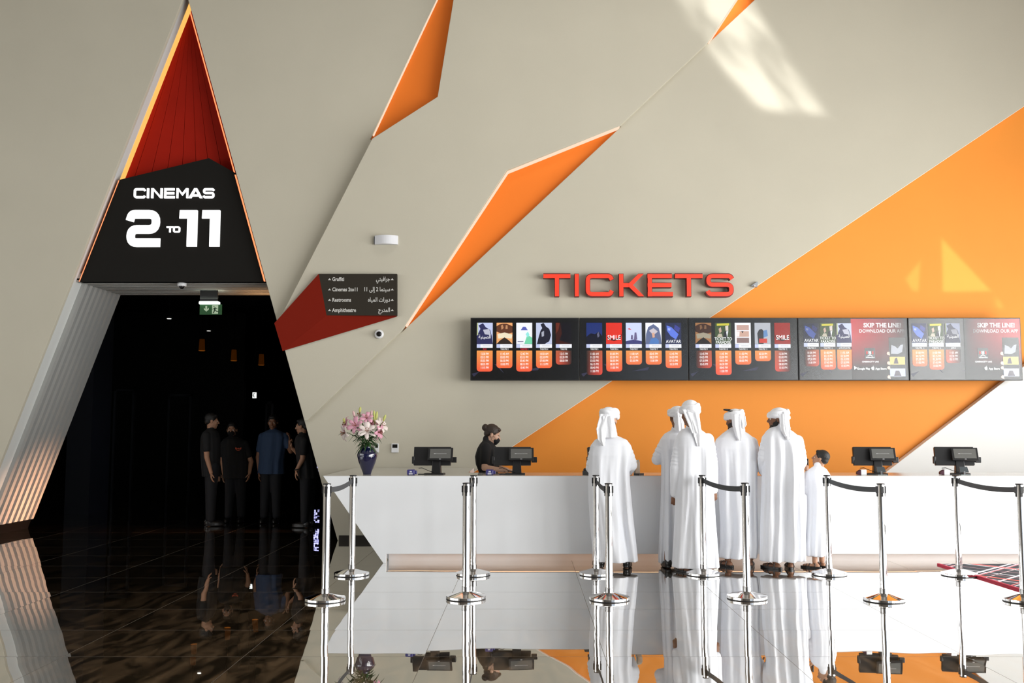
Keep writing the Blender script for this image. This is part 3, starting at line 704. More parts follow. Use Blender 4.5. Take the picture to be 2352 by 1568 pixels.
times = [
 [('night', ['12:30 PM', '03:15 PM', '05:55 PM', '08:35 PM', '11:15 PM'], 'PLUS', 1), ('crowd', ['11:45 AM', '03:05 PM', '06:30 PM', '10:00 PM'], 'THEATRE 2', 0), ('pale', ['12:45 PM', '03:15 PM', '05:45 PM', '08:15 PM', '10:45 PM'], 'THEATRE 3', 1), ('shape', ['10:50 AM', '02:50 PM', '07:00 PM', '11:15 PM'], 'THEATRE 4', 0), ('dusk', ['12:15 PM', '03:30 PM', '08:00 PM'], 'THEATRE', 0)],
 [('blue', ['11:00 AM', '01:30 PM', '03:50 PM', '06:15 PM', '08:40 PM', '11:00 PM'], 'THEATRE 5', 0), ('red', ['01:00 PM', '03:30 PM', '06:00 PM', '08:30 PM', '11:00 PM'], 'THEATRE 6', 0), ('sky', ['11:00 AM', '01:15 PM', '03:30 PM'], 'THEATRE 7', 0), ('group', ['05:45 PM', '08:20 PM', '11:00 PM'], 'THEATRE 7', 0), ('cobalt', ['12:45 PM', '04:00 PM', '07:15 PM', '10:30 PM'], 'THEATRE 8', 0)],
 [('crowd', ['12:45 PM', '04:05 PM', '07:30 PM', '10:45 PM'], 'THEATRE 9', 0), ('couple', ['11:45 PM', '02:00 PM', '04:15 PM', '06:30 PM', '08:45 PM', '11:00 PM'], 'THEATRE 10', 0), ('strips', ['11:50 PM', '05:30 PM', '08:00 PM'], 'THEATRE 11', 0), ('grey', ['02:20 PM', '10:30 PM'], 'THEATRE 11', 0), ('red', ['12:30 PM', '03:00 PM', '05:30 PM', '08:00 PM', '10:30 PM'], 'THEATRE 12', 0)],
 [('cobalt', ['01:00 PM', '04:15 PM', '07:30 PM', '11:00 PM'], 'THEATRE 13', 0), ('couple', ['01:00 PM', '03:15 PM', '05:30 PM', '07:45 PM', '10:00 PM'], 'THEATRE 14', 0), ('night', ['11:55 AM', '02:30 PM', '05:10 PM', '07:50 PM', '10:30 PM'], 'AMPHITHEATRE', 0)],
 [('cobalt', ['01:00 PM', '04:15 PM', '07:30 PM', '11:00 PM'], 'THEATRE 13', 0), ('couple', ['01:00 PM', '03:15 PM', '05:30 PM', '07:45 PM', '10:00 PM'], 'THEATRE 14', 0), ('night', ['11:55 AM', '02:30 PM', '05:10 PM'], 'AMPHI', 0)]]
def dimcopy(key, s):
    """the same picture in its dark cross-fade state"""
    out = []
    for m in shade_mats(key):
        nm = m.name + '_fading'
        if nm in MATS: out.append(MATS[nm]); continue
        c = m.copy(); c.name = nm; c.node_tree.nodes['Principled BSDF'].inputs['Emission Strength'].default_value = s * .71; MATS[nm] = c; out.append(c)
    return out
names = ['leftmost menu screen with five films and times, first of the row', 'second menu screen from the left, with a red SMILE picture in it', 'middle menu screen of the row, with a couple picture over the longest time card', 'fourth menu screen, half films and half red SKIP THE LINE advert', 'rightmost menu screen, washed pale, with SKIP THE LINE and a phone picture']
def pane_material():
    m = bpy.data.materials.new('screen_glass'); m.use_nodes = True; nt = m.node_tree; N = nt.nodes; L = nt.links; N.clear()
    o = N.new('ShaderNodeOutputMaterial'); t = N.new('ShaderNodeBsdfTransparent'); g = N.new('ShaderNodeBsdfGlossy'); g.inputs['Roughness'].default_value = .30; g.inputs[0].default_value = (.93, 1, 1, 1)
    f = N.new('ShaderNodeFresnel'); f.inputs['IOR'].default_value = 1.21; x = N.new('ShaderNodeMixShader'); L.new(f.outputs[0], x.inputs[0]); L.new(t.outputs[0], x.inputs[1]); L.new(g.outputs[0], x.inputs[2]); L.new(x.outputs[0], o.inputs[0]); return m
M_PANE = pane_material()
for si in range(5):
    u0, u1 = bounds[si] + .6, bounds[si + 1] - .6
    d = thing('menu_display', names[si], 'screen', P((u0 + u1) / 2, 873, YD), 0, 'row of menu screens behind the counter')
    x0, x1, z0, z1 = PX(u0, 800, YD), PX(u1, 800, YD), PZ(873.5, YD), PZ(729.5, YD)
    MB().box((x0, YD, z0), (x1, YD + .09, z1)).box((x0 + .3, YD + .09, z0 + .2), (x1 - .3, WR + .005, z1 - .2)).build('casing', M_PLASTIC, d, world=True, bevel=.003)
    MB().box((x0 + .012, YD - .002, z0 + .012), (x1 - .012, YD, z1 - .012)).build('screen', E_BG, d, world=True)
    for q in ([(u0 + 3, 858), (u0 + 8, 865), (u0 + 22, 852), (u0 + 12, 856)], [(u0 + 55, 836), (u0 + 62, 836), (u0 + 78, 858)], [(u0 + 120, 852), (u0 + 160, 842), (u0 + 155, 850)]):
        MB() if False else upx(q, YD - .0022, MB(), .0006).build('screen_glow', E_BG2, d, world=True)
    MB().box((x0 + .010, YD - .016, z0 + .010), (x1 - .010, YD - .014, z1 - .010)).build('glass', M_PANE, d, world=True)
    w_ = 36.5 if si < 3 else 34.0
    for k, (key, tl, head, red) in enumerate(times[si]):
        if si < 3: u = u0 + 14.5 + k * 45.4 + si * .8; v0, ph, vc = 741, 48.5, 805
        else: u = u0 + (13 + k * 38 if si == 3 else 8 + k * 38.5); v0, ph, vc = 742, 45, 802.5
        p_ = poster(d, key, u, v0, w_, ph, YD)
        c_ = card(d, u, vc, w_, tl, YD, 8.0 if si < 3 else 7.6, head, bool(red), None)
        fading = (si, k) in ((0, 4), (1, 0), (2, 0), (2, 4), (3, 0), (4, 2))
        if fading:
            s = .35 if (si, k) != (0, 4) else .22
            for i, m in enumerate(dimcopy(key, s)): p_.data.materials[i] = m
            xa, xb = PX(u, 800, YD), PX(u + w_, 800, YD)
            c_.data.materials[0] = grad_mat('time_card_fading', (.8, .06, .03), (.55, .12, .04), zg0, zg1, (xa, xb) if k == 0 else (xb, xa))
    if si >= 3:
        du = u0 + (122 if si == 3 else 128); xa, xb = PX(du, 800, YD), PX(u1 - 3, 800, YD)
        g = grad_mat('advert_red', (.02, .012, .013), (.62, .035, .045), PZ(845, YD), PZ(770, YD), (xb, xa) if si == 3 else (xa, xb))
        mb = MB(); rect(mb, du, u1 - 2, 732, 871, YD - .003); ad = mb.build('advert', g, d, world=True)
        def put(nm, body, cx, vv, size, m=E_TX, **k):
            vs, fs = text_mesh(body, size, 'CENTER', **k); q = MB(); q.add([(PX(cx, 800, YD) + a, YD - .009, PZ(vv, YD) + b) for a, b, c2 in vs], fs)
            t = q.build(nm, m, None); t.parent = ad; t.matrix_parent_inverse = Matrix.Translation(d.location).inverted()
        cxm = u0 + (192 if si == 3 else 200)
        ha, hb = (PX(2082, 800, YD), PX(2040, 800, YD)) if si == 3 else (PX(2228, 800, YD), PX(2264, 800, YD))
        E_HF = grad_mat('headline_fading', (1, 1, 1), (1, 1, 1), 0, 1, (ha, hb))
        put('headline', 'SKIP THE LINE!', cxm + 2, 751.5, .083, E_HF, bold=.003, sx=.93)
        put('headline', 'DOWNLOAD OUR APP', cxm, 763.5, .062, E_HF, bold=.001, sx=.93)
        lx = du + 42; q = MB(); rect(q, lx - 12, lx + 12, 799, 824, YD - .005); q.cur = 1
        for pts in ([(lx - 3, 806), (lx - 1, 806), (lx + 1, 810), (lx + 1, 806), (lx + 3, 806), (lx + 3, 813), (lx + 1, 813), (lx - 1, 810), (lx - 1, 813), (lx - 3, 813)], [(lx - 7, 818), (lx, 813.5), (lx + 7, 818), (lx + 4, 818), (lx, 815.5), (lx - 4, 818)]): upx(pts, YD - .0075, q)
        q.cur = 2; upx([(lx - 8, 806), (lx - 5, 807), (lx - 5, 812), (lx - 8, 814)], YD - .0075, q); upx([(lx + 8, 806), (lx + 5, 807), (lx + 5, 812), (lx + 8, 814)], YD - .0075, q)
        t = q.build('app_icon', [E_BG, E_TX, E_RD], None); t.parent = ad; t.matrix_parent_inverse = Matrix.Translation(d.location).inverted()
        put('app_name', 'CINEMACITY', lx, 822, .020, bold=.001); put('app_name', 'CINEMACITY UAE', lx, 832, .028, bold=.0008)
        if si == 3: put('store_badge', 'Google Play', du + 26, 848.5, .036, bold=.001)
        put('store_badge', 'App Store', lx + 24, 848.5, .036, bold=.001)
        q = MB(); upx([(du + 5, 840), (du + 12, 844.5), (du + 5, 849)], YD - .008, q) if si == 3 else None
        ax = lx + 6
        upx([(ax - 3, 843), (ax - 1, 842), (ax, 842.6), (ax + 1.4, 842), (ax + 3, 843), (ax + 2.4, 845), (ax + 3.4, 847), (ax + 1.6, 849.5), (ax, 849), (ax - 1.6, 849.5), (ax - 3.6, 846)], YD - .008, q)
        upx([(ax, 841.5), (ax + 1.6, 839.4), (ax + 1.2, 841.2)], YD - .008, q)
        t = q.build('badge_mark', E_TX, None); t.parent = ad; t.matrix_parent_inverse = Matrix.Translation(d.location).inverted()
        # phone picture held by fingertips
        pu = u0 + (208 if si == 3 else 215); q = MB(); rect(q, pu, pu + 38, 775, 866, YD - .0045); q.cur = 1; rect(q, pu + 1, pu + 36, 819, 837, YD - .0065); q.cur = 2; rect(q, pu + 1, pu + 36, 846, 864, YD - .0065)
        q.cur = 3; upx([(pu + 10, 835), (pu + 13, 823), (pu + 18, 821), (pu + 21, 835)], YD - .008, q); upx([(pu + 10, 863), (pu + 14, 851), (pu + 22, 851), (pu + 27, 863)], YD - .008, q)
        q.cur = 4
        for fv in (812, 834, 845, 866): upx([(pu + 1, fv - 4), (pu - 3, fv - 4.5), (pu - 5.5, fv - 1), (pu - 4, fv + 2.5), (pu + 2, fv + 4)], YD - .008, q)
        q.cur = 5; upx([(pu + 4, 812), (pu + 6, 792), (pu + 14, 795), (pu + 20, 800), (pu + 27, 792), (pu + 33, 791), (pu + 30, 808), (pu + 20, 813)], YD - .008, q)
        t = q.build('phone_picture', [E_BG, emi('art_yellow', (.7, .55, .2)), E_LB, emi('art_dim', (.12, .10, .12)), emi('art_skin', (.85, .62, .52)), E_GR], None); t.parent = ad; t.matrix_parent_inverse = Matrix.Translation(d.location).inverted()

# ------------------------------------------------------------------ directory sign: a faceted dark and red block
YS = WM - .075
ds = thing('directory_sign', 'faceted red and dark grey block sign listing Graffiti, Cinemas, Restrooms, Amphitheatre', 'sign', P(800, 725, WM))
fa, fb, fc, fd = P(732, 628.5, YS), P(911.5, 628.5, YS), P(911.5, 724.5, YS), P(750, 724, YS)
g1, g2, g3 = P(630, 742, WM - .015), P(649, 806, WM - .015), P(911.5, 727, WM - .02)
def quad(pts, back=.0): 
    mb = MB(); n = len(pts); mb.add(pts, [tuple(range(n))]); return mb
mbk = MB(); mbk.prism([(p.x, p.z) for p in (fa, fb, fc, fd)], YS, WM); mbk.build('panel', mat('sign_dark_grey', (.034, .029, .022), .8, spec=.15), ds, world=True)
r1 = mat('sign_red', (.20, .012, .004), .75, spec=.12); 
mb = MB(); fr = P(701, 760, WM - .045)
mb.add([fa, fd, fr, g1, P(732, 628.5, WM), g1 + Vector((0, .015, 0))], [(0, 1, 2, 3), (0, 3, 5, 4)]); mb.build('red_facet', r1, ds, world=True)
mb = MB(); mb.add([fd, fc, g3, g2, g1, fr], [(0, 5, 4, 3), (0, 3, 2, 1)]); mb.build('red_facet', r1, ds, world=True)
M_LET = mat('letter_grey_white', (.62, .61, .58), .6)
rows = [(645, 'Graffiti', '\uFEF2\uFE98\uFEF4\uFED3\uFE8D\uFEAE\uFE9F'), (668.5, 'Cinemas 2to11', '11 \uFEF0\uFEDF\uFE87 2 \uFE8E\uFEE4\uFEE8\uFEF4\uFEB3'), (692.5, 'Restrooms', '\uFEE9\uFE8E\uFEF4\uFEE4\uFEDF\uFE8D \uFE95\uFE8D\uFEAD\uFEED\uFEA9'), (716, 'Amphitheatre', '\uFE9D\uFEAD\uFEAA\uFEE4\uFEDF\uFE8D')]
for v, en, ar in rows:
    wall_text('lettering', en, PX(763, v, YS), YS - .002, PZ(v, YS), .072, M_LET, ds, bold=.0018, sx=.80)
    wall_text('lettering', ar, PX(896, v, YS), YS - .002, PZ(v, YS), .080, M_LET, ds, align='RIGHT', bold=.0015, sx=.76)
    for uc in (757, 901):
        MB().prism(poly([(uc - 3.6, v - 2), (uc, v - 6.2), (uc + 3.6, v - 2)], YS - .001), YS - .003, YS).build('arrow', M_LET, ds, world=True)

# ------------------------------------------------------------------ small wall devices
def dome_cam(name, label, c, facing):
    t = thing(name, label, 'camera', c)
    R = .062
    if facing == 'wall':
        M = Matrix.Rotation(PI / 2, 4, 'X')
        MB().lathe([(R * .9, -.001), (R, .01), (R, .03), (R * .85, .045), (R * .62, .048)], n=32).xform(M).build('housing', M_WPL, t, smooth=True)
        MB().ell((0, 0, .04), (R * .6, R * .6, R * .6)).xform(M).build('dome', mat('smoked_dome', (.01, .01, .012), .04), t, smooth=True)
        MB().lathe([(.02, 0), (.02, .02), (.012, .03)], (0, 0, .075), 16).xform(M).build('lens', M_BLACK, t, smooth=True)
    else:
        MB().lathe([(R * .8, .0), (R, -.005), (R, -.05), (R * .9, -.058)][::-1], n=32).build('housing', M_WPL, t, smooth=True)
        MB().ell((0, 0, -.055), (R * .66, R * .66, R * .62)).build('dome', mat('smoked_dome', (.01, .01, .012), .04), t, smooth=True)
    return t
dome_cam('dome_camera', 'small round white camera with black dome on wall below the directory sign', P(871.5, 767.5, WM), 'wall')
dome_cam('dome_camera', 'white camera with black dome hanging under the black portal sign', P(418, 648, 13.85) + Vector((0, 0, .0)), 'down')
el = thing('wall_light', 'small white bow-fronted wall light above the directory sign', 'light', P(886.5, 560, WM))
mb = MB(); x0, x1 = PX(860, 550, WM - .08), PX(913, 550, WM - .08); z0, z1 = PZ(560, WM - .08), PZ(540, WM - .08); n = 14
front = [(x0 + (x1 - x0) * i / n, WM - .05 - .06 * math.sin(PI * i / n)) for i in range(n + 1)]
vs = [(x, y, z0) for x, y in front] + [(x1, WM, z0), (x0, WM, z0)] + [(x, y, z1) for x, y in front] + [(x1, WM, z1), (x0, WM, z1)]; m_ = n + 3
mb.add(vs, [tuple(range(m_ - 1, -1, -1)), tuple(range(m_, 2 * m_))] + [(i, (i + 1) % m_, (i + 1) % m_ + m_, i + m_) for i in range(m_)])
mb.build('shade', mat('shade_white', (.74, .75, .78), .5), el, world=True); MB().box((x0 - .012, WM - .045, z0 + .01), (x0, WM, z1 - .01)).build('end_cap', M_GREYPL, el, world=True)
dv = thing('sensor_bracket', 'tiny grey bracket on the edge of orange band right of TICKETS', 'sensor', P(1733, 658, WR))
mb = MB().prism(poly([(1725, 656.5), (1734, 650), (1741, 646), (1739.5, 659)], WR - .05), WR - .05, WR + .02); mb.build('plate', mat('sensor_grey', (.35, .38, .42), .4), dv, world=True)
MB().ell(P(1733, 656.5, WR - .06), (.012, .012, .012)).build('lens', M_WPL, dv, world=True)
th = thing('thermostat', 'white wall thermostat with dark display, left of the first till', 'thermostat', P(907.5, 1038, WR))
z0, z1 = PZ(1039, WR), PZ(1018, WR); x0, x1 = PX(899.5, 1028, WR), PX(916, 1028, WR)
MB().box((x0, WR - .03, z0), (x1, WR, z1)).build('case', M_WPL, th, world=True, bevel=.006); MB().box((x0 + .015, WR - .033, z0 + .065), (x1 - .015, WR - .03, z1 - .012)).build('display', M_BLACK, th, world=True)
sw = thing('wall_controller', 'white wall controller half hidden behind the blue vase', 'thermostat', P(868, 1038, WR))
x0, x1 = PX(860, 1028, WR), PX(871, 1028, WR); MB().box((x0, WR - .03, z0), (x1, WR, z1)).build('case', M_WPL, sw, world=True, bevel=.006); MB().box((x0 + .015, WR - .033, z0 + .065), (x1 - .012, WR - .03, z1 - .012)).build('display', M_BLACK, sw, world=True)
# exit sign
YE = 14.6
es = thing('exit_sign', 'green emergency exit sign with arrow and running figure hanging in the portal', 'sign', P(484, 694, YE))
MB().box((PX(459, 690, YE), YE - .05, PZ(699, YE)), (PX(504, 690, YE), YE + .05, PZ(692.5, YE))).build('lamp_bar', glow('exit_lamp', (.9, 1, .92), 3.0), es, world=True, bevel=.01)
MB().box((PX(460, 690, YE), YE - .02, PZ(693, YE)), (PX(500, 690, YE), YE + .02, SOF + .03)).build('mount', M_PLASTIC, es, world=True)
MB().box((PX(459, 710, YE), YE - .006, PZ(722.5, YE)), (PX(510, 710, YE), YE + .006, PZ(699, YE))).build('panel', mat('exit_green', (.012, .07, .018), .4, emis=(.012, .07, .016), es=.3), es, world=True)
GE = glow('exit_pictogram', (.42, .55, .36), .8)
MB().prism(poly([(468.2, 706), (471, 709.5), (471.8, 709.5), (471.8, 702.2), (475.8, 702.2), (475.8, 709.5), (476.6, 709.5), (479.5, 706), (479.5, 710.5), (474, 715.5), (468.2, 710.5)], YE - .008), YE - .009, YE - .007).build('arrow', GE, es, world=True)
MB().box((PX(487.5, 710, YE), YE - .009, PZ(720.5, YE)), (PX(501.5, 710, YE), YE - .007, PZ(700.8, YE))).build('pictogram_field', GE, es, world=True)
mb = MB(); mg = mat('exit_green_dark', (.01, .05, .015), .5)
mb.prism(poly([(491.5 + 1.3 * math.cos(k * PI / 5), 703.8 + 1.3 * math.sin(k * PI / 5)) for k in range(10)], YE - .012), YE - .012, YE - .010)
for q in ([(492, 706), (496, 706), (494.5, 712), (491.5, 711.5)], [(488, 709.5), (492, 707), (493, 708.2), (488.5, 710.8)], [(495, 706), (499.5, 708.5), (499, 709.8), (495, 708)], [(494, 711), (498, 714), (502, 714.5), (502, 716), (497, 715.5), (493, 712.5)], [(491.5, 711), (494, 712), (492.5, 716.5), (489.5, 719.5), (488.3, 718.6), (490.5, 715)]): mb.prism(poly(q, YE - .012), YE - .012, YE - .010)
mb.build('running_figure', mg, es, world=True)
area('exit_glow', P(482, 686, YE - .0), (PI, 0, 0), .3, .06, 12, (.9, 1, .8), 2.6)
# corridor lamps and lit signs
for u, v, Y, lb in ((388.5, 731.5, 19.2, 'ceiling downlight nearer the portal opening'), (479.5, 759.5, 22.0, 'ceiling downlight deeper in the dark corridor')):
    z = PZ(v, Y); t = thing('downlight', lb, 'light', (PX(u, v, Y), Y, z))
    MB().lathe([(.055, .0), (.06, .01), (.06, .04)], n=20).build('ring', M_GREYPL, t); MB().lathe([(.04, -.004), (.04, .002)], n=20).build('bulb', glow('downlight_bulb', (1, .95, .85), 3), t)
    MB().lathe([(.012, .04), (.012, max(CZ - z, .06))], n=8).build('stem', M_BLACK, t)
for u, v, Y, lb in ((463.5, 805, 21.5, 'dim amber wall lamp, left of three in the corridor'), (537, 828, 22.5, 'dim amber wall lamp, middle of three in the corridor'), (600, 838, 23.0, 'dim amber wall lamp, right of three in the corridor')):
    p = P(u, v, Y); t = thing('wall_lamp', lb, 'light', p, 0, 'amber corridor lamps')
    MB().lathe([(.075, 0), (.065, .03), (.055, .24), (.05, .25)], n=20).build('shade', mat('amber_shade', (.05, .012, .002), .5, emis=(.30, .075, .0), es=.08), t, smooth=True)
    MB().lathe([(.06, -.006), (.068, .0)], n=20).build('bulb', glow('amber_bulb', (.9, .25, .02), .22), t)
    MB().lathe([(.012, .25), (.012, CZ - p.z)], n=8).build('stem', M_BLACK, t)
p = P(584, 914, 24.0); t = thing('illuminated_sign', 'small white illuminated sign deep in the dark corridor', 'sign', p)
E_S = glow('sign_bright', (.92, 1, .95), 1.5); s = 24.0 / F
mb = MB(); mb.box((-4.2 * s, 0, 0), (4.2 * s, .03, 13 * s)); mb.build('panel', E_S, t)
mb = MB().box((-1.8 * s, -.012, 2 * s), (-.6 * s, 0, 11 * s)).box((-.6 * s, -.012, 9.6 * s), (2 * s, 0, 11 * s)).box((-.6 * s, -.012, 2 * s), (2 * s, 0, 3.4 * s)).box((-4.2 * s, -.012, 6 * s), (-1.8 * s, 0, 7 * s)); mb.build('letter', M_DARK, t)
MB().box((-.01, .02, 13 * s), (.01, .03, CZ - p.z)).build('hanger', M_BLACK, t)
p = P(729, 1080, 24.0); t = thing('led_message_panel', 'tall purple-blue lit message panel mirrored in floor at portal right edge', 'screen', (p.x, 24.0, 0))
random.seed(5); mb = MB()
for k in range(26):
    z = .46 + k * .040
    if 9 <= k <= 11: continue
    for j in range(3): 
        if random.random() < .75: mb.box((-.065 + j * .044, -.01, z), (-.065 + j * .044 + random.uniform(.028, .043), 0, z + random.uniform(.016, .032)))
mb.build('lettering', glow('led_violet', (.45, .45, 1.0), 2.2), t); MB().box((-.07, 0, 0), (.07, .05, 1.6)).build('panel', M_BLACK, t)

# ------------------------------------------------------------------ stanchions
HS = 1.02
def make_stanchion():
    t = thing('queue_stanchion', 'x', 'stanchion')
    n = 48; mb = MB()
    mb.lathe([(.176, .006), (.1785, .008), (.1785, .026), (.176, .029), (.05, .062), (.042, .064)], n=n); o = mb.build('base', M_CHROME, t); smooth_by_angle(o, 20)
    MB().lathe([(.176, 0), (.176, .007)], n=n).build('rubber_ring', M_RUBBER, t)
    o = MB().lathe([(.036, .062), (.036, .105), (.0335, .107)], n=32, cap=False).build('collar', mat('collar_steel', (.45, .44, .43), .2, metal=1), t); smooth_by_angle(o)
    o = MB().lathe([(.0325, .06), (.0325, .925)], n=40, cap=False).build('pole', M_CHROME, t, smooth=True)
    o = MB().lathe([(.0325, .925), (.0325, HS - .008)], n=40).build('cassette', M_CHROME, t, smooth=False); smooth_by_angle(o)
    o = MB().lathe([(.034, HS - .010), (.035, HS - .006), (.035, HS - .001), (.032, HS)], n=40).build('cap', M_RUBBER, t); smooth_by_angle(o)
    for k in range(4):
        a = k * PI / 2; M = Matrix.Rotation(a, 4, 'Z')
        c = MB().box((.030, -.014, HS - .085), (.042, .014, HS - .025)).box((.031, -.010, HS - .115), (.0365, .010, HS - .085)).xform(M).build('clip', M_RUBBER, t, bevel=.002)
    return t
def belt(parent, p0, p1, sag):
    """strap from p0 to p1 (in the stanchion's own frame)"""
    p0, p1 = Vector(p0), Vector(p1); d = (p1 - p0); side = Vector((-d.y, d.x, 0)).normalized() * .0012; n = 20; R = []
    for i in range(n + 1):
        s = i / n; p = p0 + d * s - Vector((0, 0, sag * 4 * s * (1 - s))); h = .024
        R.append([p + side + Vector((0, 0, h)), p - side + Vector((0, 0, h)), p - side - Vector((0, 0, h)), p + side - Vector((0, 0, h))])
    return MB().rings(R).build('belt', mat('belt_grey', (.045, .05, .055), .7, bump=.2, bscale=400), parent)
order = ['leftmost', 'second', 'third', 'fourth', 'fifth', 'rightmost']
backs = [(807.6, 1326), (1086.7, 1326), (1370, 1325.5), (1616, 1325.5), (1905, 1325.5), (2203.5, 1327)]
fronts = [(746.5, 1387), (1070, 1382), (1399.5, 1385), (1716, 1382), (2031, 1387), (2353, 1388.5)]
where = ['beside the portal', 'in front of the cashier', 'before the first robed man', 'before the tallest robed man', 'before the robed child', 'beside the patterned rug']
def base_pt(u, vb):
    g = G(u, vb); return Vector((u and (G(u, vb).x) * (g.y + .178) / g.y, g.y + .178, 0))
st0 = None; used = False
for row, pts in (('rear', backs), ('front', fronts)):
    for i, (u, vb) in enumerate(pts):
        p = base_pt(u, vb); lab = 'chrome belt post, %s of six in the %s row, %s' % (order[i], 'rear' if row == 'rear' else 'front', where[i])
        if st0 is None: st0 = make_stanchion(); o = st0; o.location = p; o['label'] = lab; o['group'] = 'chrome queue posts'
        else: o = copy_tree(st0, p, 0, lab, 'chrome queue posts')
        o['spot'] = 1
        if row == 'rear': backs[i] = (o, p)
        else: fronts[i] = (o, p)
for (ob, pb), (of, pf) in zip(backs, fronts):
    d = (pf - pb); dn = d.normalized(); z = Vector((0, 0, HS - .055))
    a = math.atan2(d.y, d.x)
    ob.rotation_euler = (0, 0, 0); bl = belt(ob, z + dn * .036, z + d - dn * .040, .028); 
for o, p in backs + fronts: del o['spot']

# ------------------------------------------------------------------ tills on the counter
def make_pos():
    t = thing('till_terminal', 'x', 'till')
    # monitor faces the cashier (+y); customer display faces the hall (-y)
    mb = MB().box((-.045, -.10, 0), (.045, .06, .018)); mb.cur = 0
    MB().box((-.13, -.085, 0), (.10, .075, .014)).build('base', M_PLASTIC, t, bevel=.004)
    MB().hexa([(-.05, -.045, .01), (.06, -.045, .01), (.05, -.01, .17), (-.04, -.01, .17)], [(-.05, .05, .01), (.06, .05, .01), (.05, .05, .17), (-.04, .05, .17)]).build('stand', M_PLASTIC, t, bevel=.006)
    M = Matrix.Translation((-.03, .03, .20)) @ Matrix.Rotation(-.22, 4, 'X')
    MB().box((-.235, -.02, -.10), (.200, .03, .115)).xform(M).build('monitor', M_PLASTIC, t, bevel=.006)
    MB().box((-.215, .031, -.08), (.18, .034, .11)).xform(M).build('monitor_screen', mat('till_screen', (.02, .03, .04), .2), t)
    M2 = Matrix.Translation((.055, -.035, .232)) @ Matrix.Rotation(-.42, 4, 'X')
    MB().box((-.145, -.012, -.078), (.145, .012, .078)).xform(M2).build('customer_display', M_PLASTIC, t, bevel=.004)
    s = MB().box((-.122, -.0135, -.056), (.122, -.012, .062)).xform(M2).build('display_glass', mat('dark_glass_screen', (.11, .112, .105), .08, spec=1.0, coat=1.0), t)
    mb = MB()
    mb.box((-.075, -.0145, -.001), (-.055, -.0135, .004))
    for k in range(9): mb.box((-.052 + k * .014, -.0145, .0), (-.041 + k * .014, -.0135, .0028))
    mb.xform(M2).build('display_text', mat('display_text', (.3, .3, .3), .5, emis=(.6, .6, .6), es=.7), t)
    MB().box((-.011, -.014, -.067), (.011, -.012, -.061)).xform(M2).build('maker_badge', mat('badge_grey', (.6, .6, .62), .4), t)
    MB().box((.175, -.015, .135), (.240, .03, .20)).build('card_reader', M_PLASTIC, t, bevel=.006)
    MB().box((-.285, .0, .12), (-.255, .04, .205)).build('side_reader', M_PLASTIC, t, bevel=.006)
    MB().tube([(-.2, -.02, .07), (-.16, -.03, .075), (-.1, -.04, .05), (-.06, -.05, .035), (-.02, -.06, .03), (.0, -.06, .01)], .0035, 8).build('cable', M_RUBBER, t)
    MB().box((-.20, -.07, 0), (-.05, -.01, .008)).build('foot_plate', M_PLASTIC, t)
    return t
def ct(u, v): 
    """point on the worktop under a pixel"""
    a = (u - CX) / F; b = -(v - CY) / F; dy = math.cos(TILT) - b * math.sin(TILT); dz = math.sin(TILT) + b * math.cos(TILT)
    k = (ZT - EYE) / dz; return Vector((a * k, dy * k, ZT))
pos0 = make_pos()
spots = [(1000, 1089.6, -.05, 'black till with angled customer display, leftmost on the counter'), (1186, 1089.6, .02, 'black till the cashier is typing behind'),
         (1404, 1089.3, .25, 'black till mostly hidden behind the first robed man'), (2017, 1089, -.10, 'black till on the counter right of the robed child'), (2206, 1089, -.16, 'black till at the far right end of the counter')]
for i, (u, v, rz, lb) in enumerate(spots):
    p = ct(u, v); p.y = 11.62
    if i == 0: pos0.location = p; pos0.rotation_euler = (0, 0, rz); pos0['label'] = lb; pos0['group'] = 'tills along the counter'
    else: copy_tree(pos0, p, rz, lb, 'tills along the counter')
# card terminals
def card_term(u, lb, c1, c2, shape, rz=0):
    p = ct(u, 1090); p.y = 11.45
    t = thing('card_terminal', lb, 'card terminal', p, rz)
    if shape == 0:
        MB().box((-.045, -.03, 0), (.045, .05, .062)).build('body', c1, t, bevel=.012)
        MB().box((.045, -.015, .01), (.068, .03, .05)).build('side', c1, t, bevel=.006)
        MB().box((-.012, -.0315, .036), (.014, -.030, .046)).box((-.022, -.0315, .008), (.022, -.030, .020)).box((-.016, -.0315, .028), (.018, -.030, .031)).build('marking', M_WPL, t)
    else:
        MB().box((-.025, -.03, 0), (.04, .03, .062)).build('body', c2, t, bevel=.006)
        MB().hexa([(-.07, -.02, .005), (-.025, -.03, .0), (-.025, -.03, .062), (-.07, -.02, .035)], [(-.07, .02, .005), (-.025, .03, .0), (-.025, .03, .062), (-.07, .02, .035)]).build('head', c1, t, bevel=.004)
    return t
mbl = mat('violet_blue_plastic', (.045, .04, .20), .35); mmar = mat('maroon_plastic', (.07, .02, .035), .35)
card_term(945, 'small violet-blue card terminal beside the leftmost till', mbl, mbl, 0)
card_term(1125, 'small violet-blue card terminal in front of the cashier', mbl, mbl, 0)
card_term(1978, 'maroon and white scanner beside the till near the robed child', mmar, M_WPL, 1)
card_term(2168, 'maroon and white scanner beside the far right till', mmar, M_WPL, 1)
p = ct(1345, 1089); p.y = 11.5; t = thing('receipt_printer', 'small black device on counter at left elbow of the first robed man', 'printer', p)
MB().lathe([(.03, 0), (.038, .01), (.038, .05), (.03, .058)], n=24).xform(Matrix.Translation((0, 0, .03)) @ Matrix.Rotation(PI / 2, 4, 'Y')).xform(Matrix.Translation((-.03, 0, .008))).build('roll_case', M_PLASTIC, t, smooth=True)
MB().box((-.04, -.04, 0), (.06, .05, .045)).build('body', M_GREYPL, t, bevel=.006)
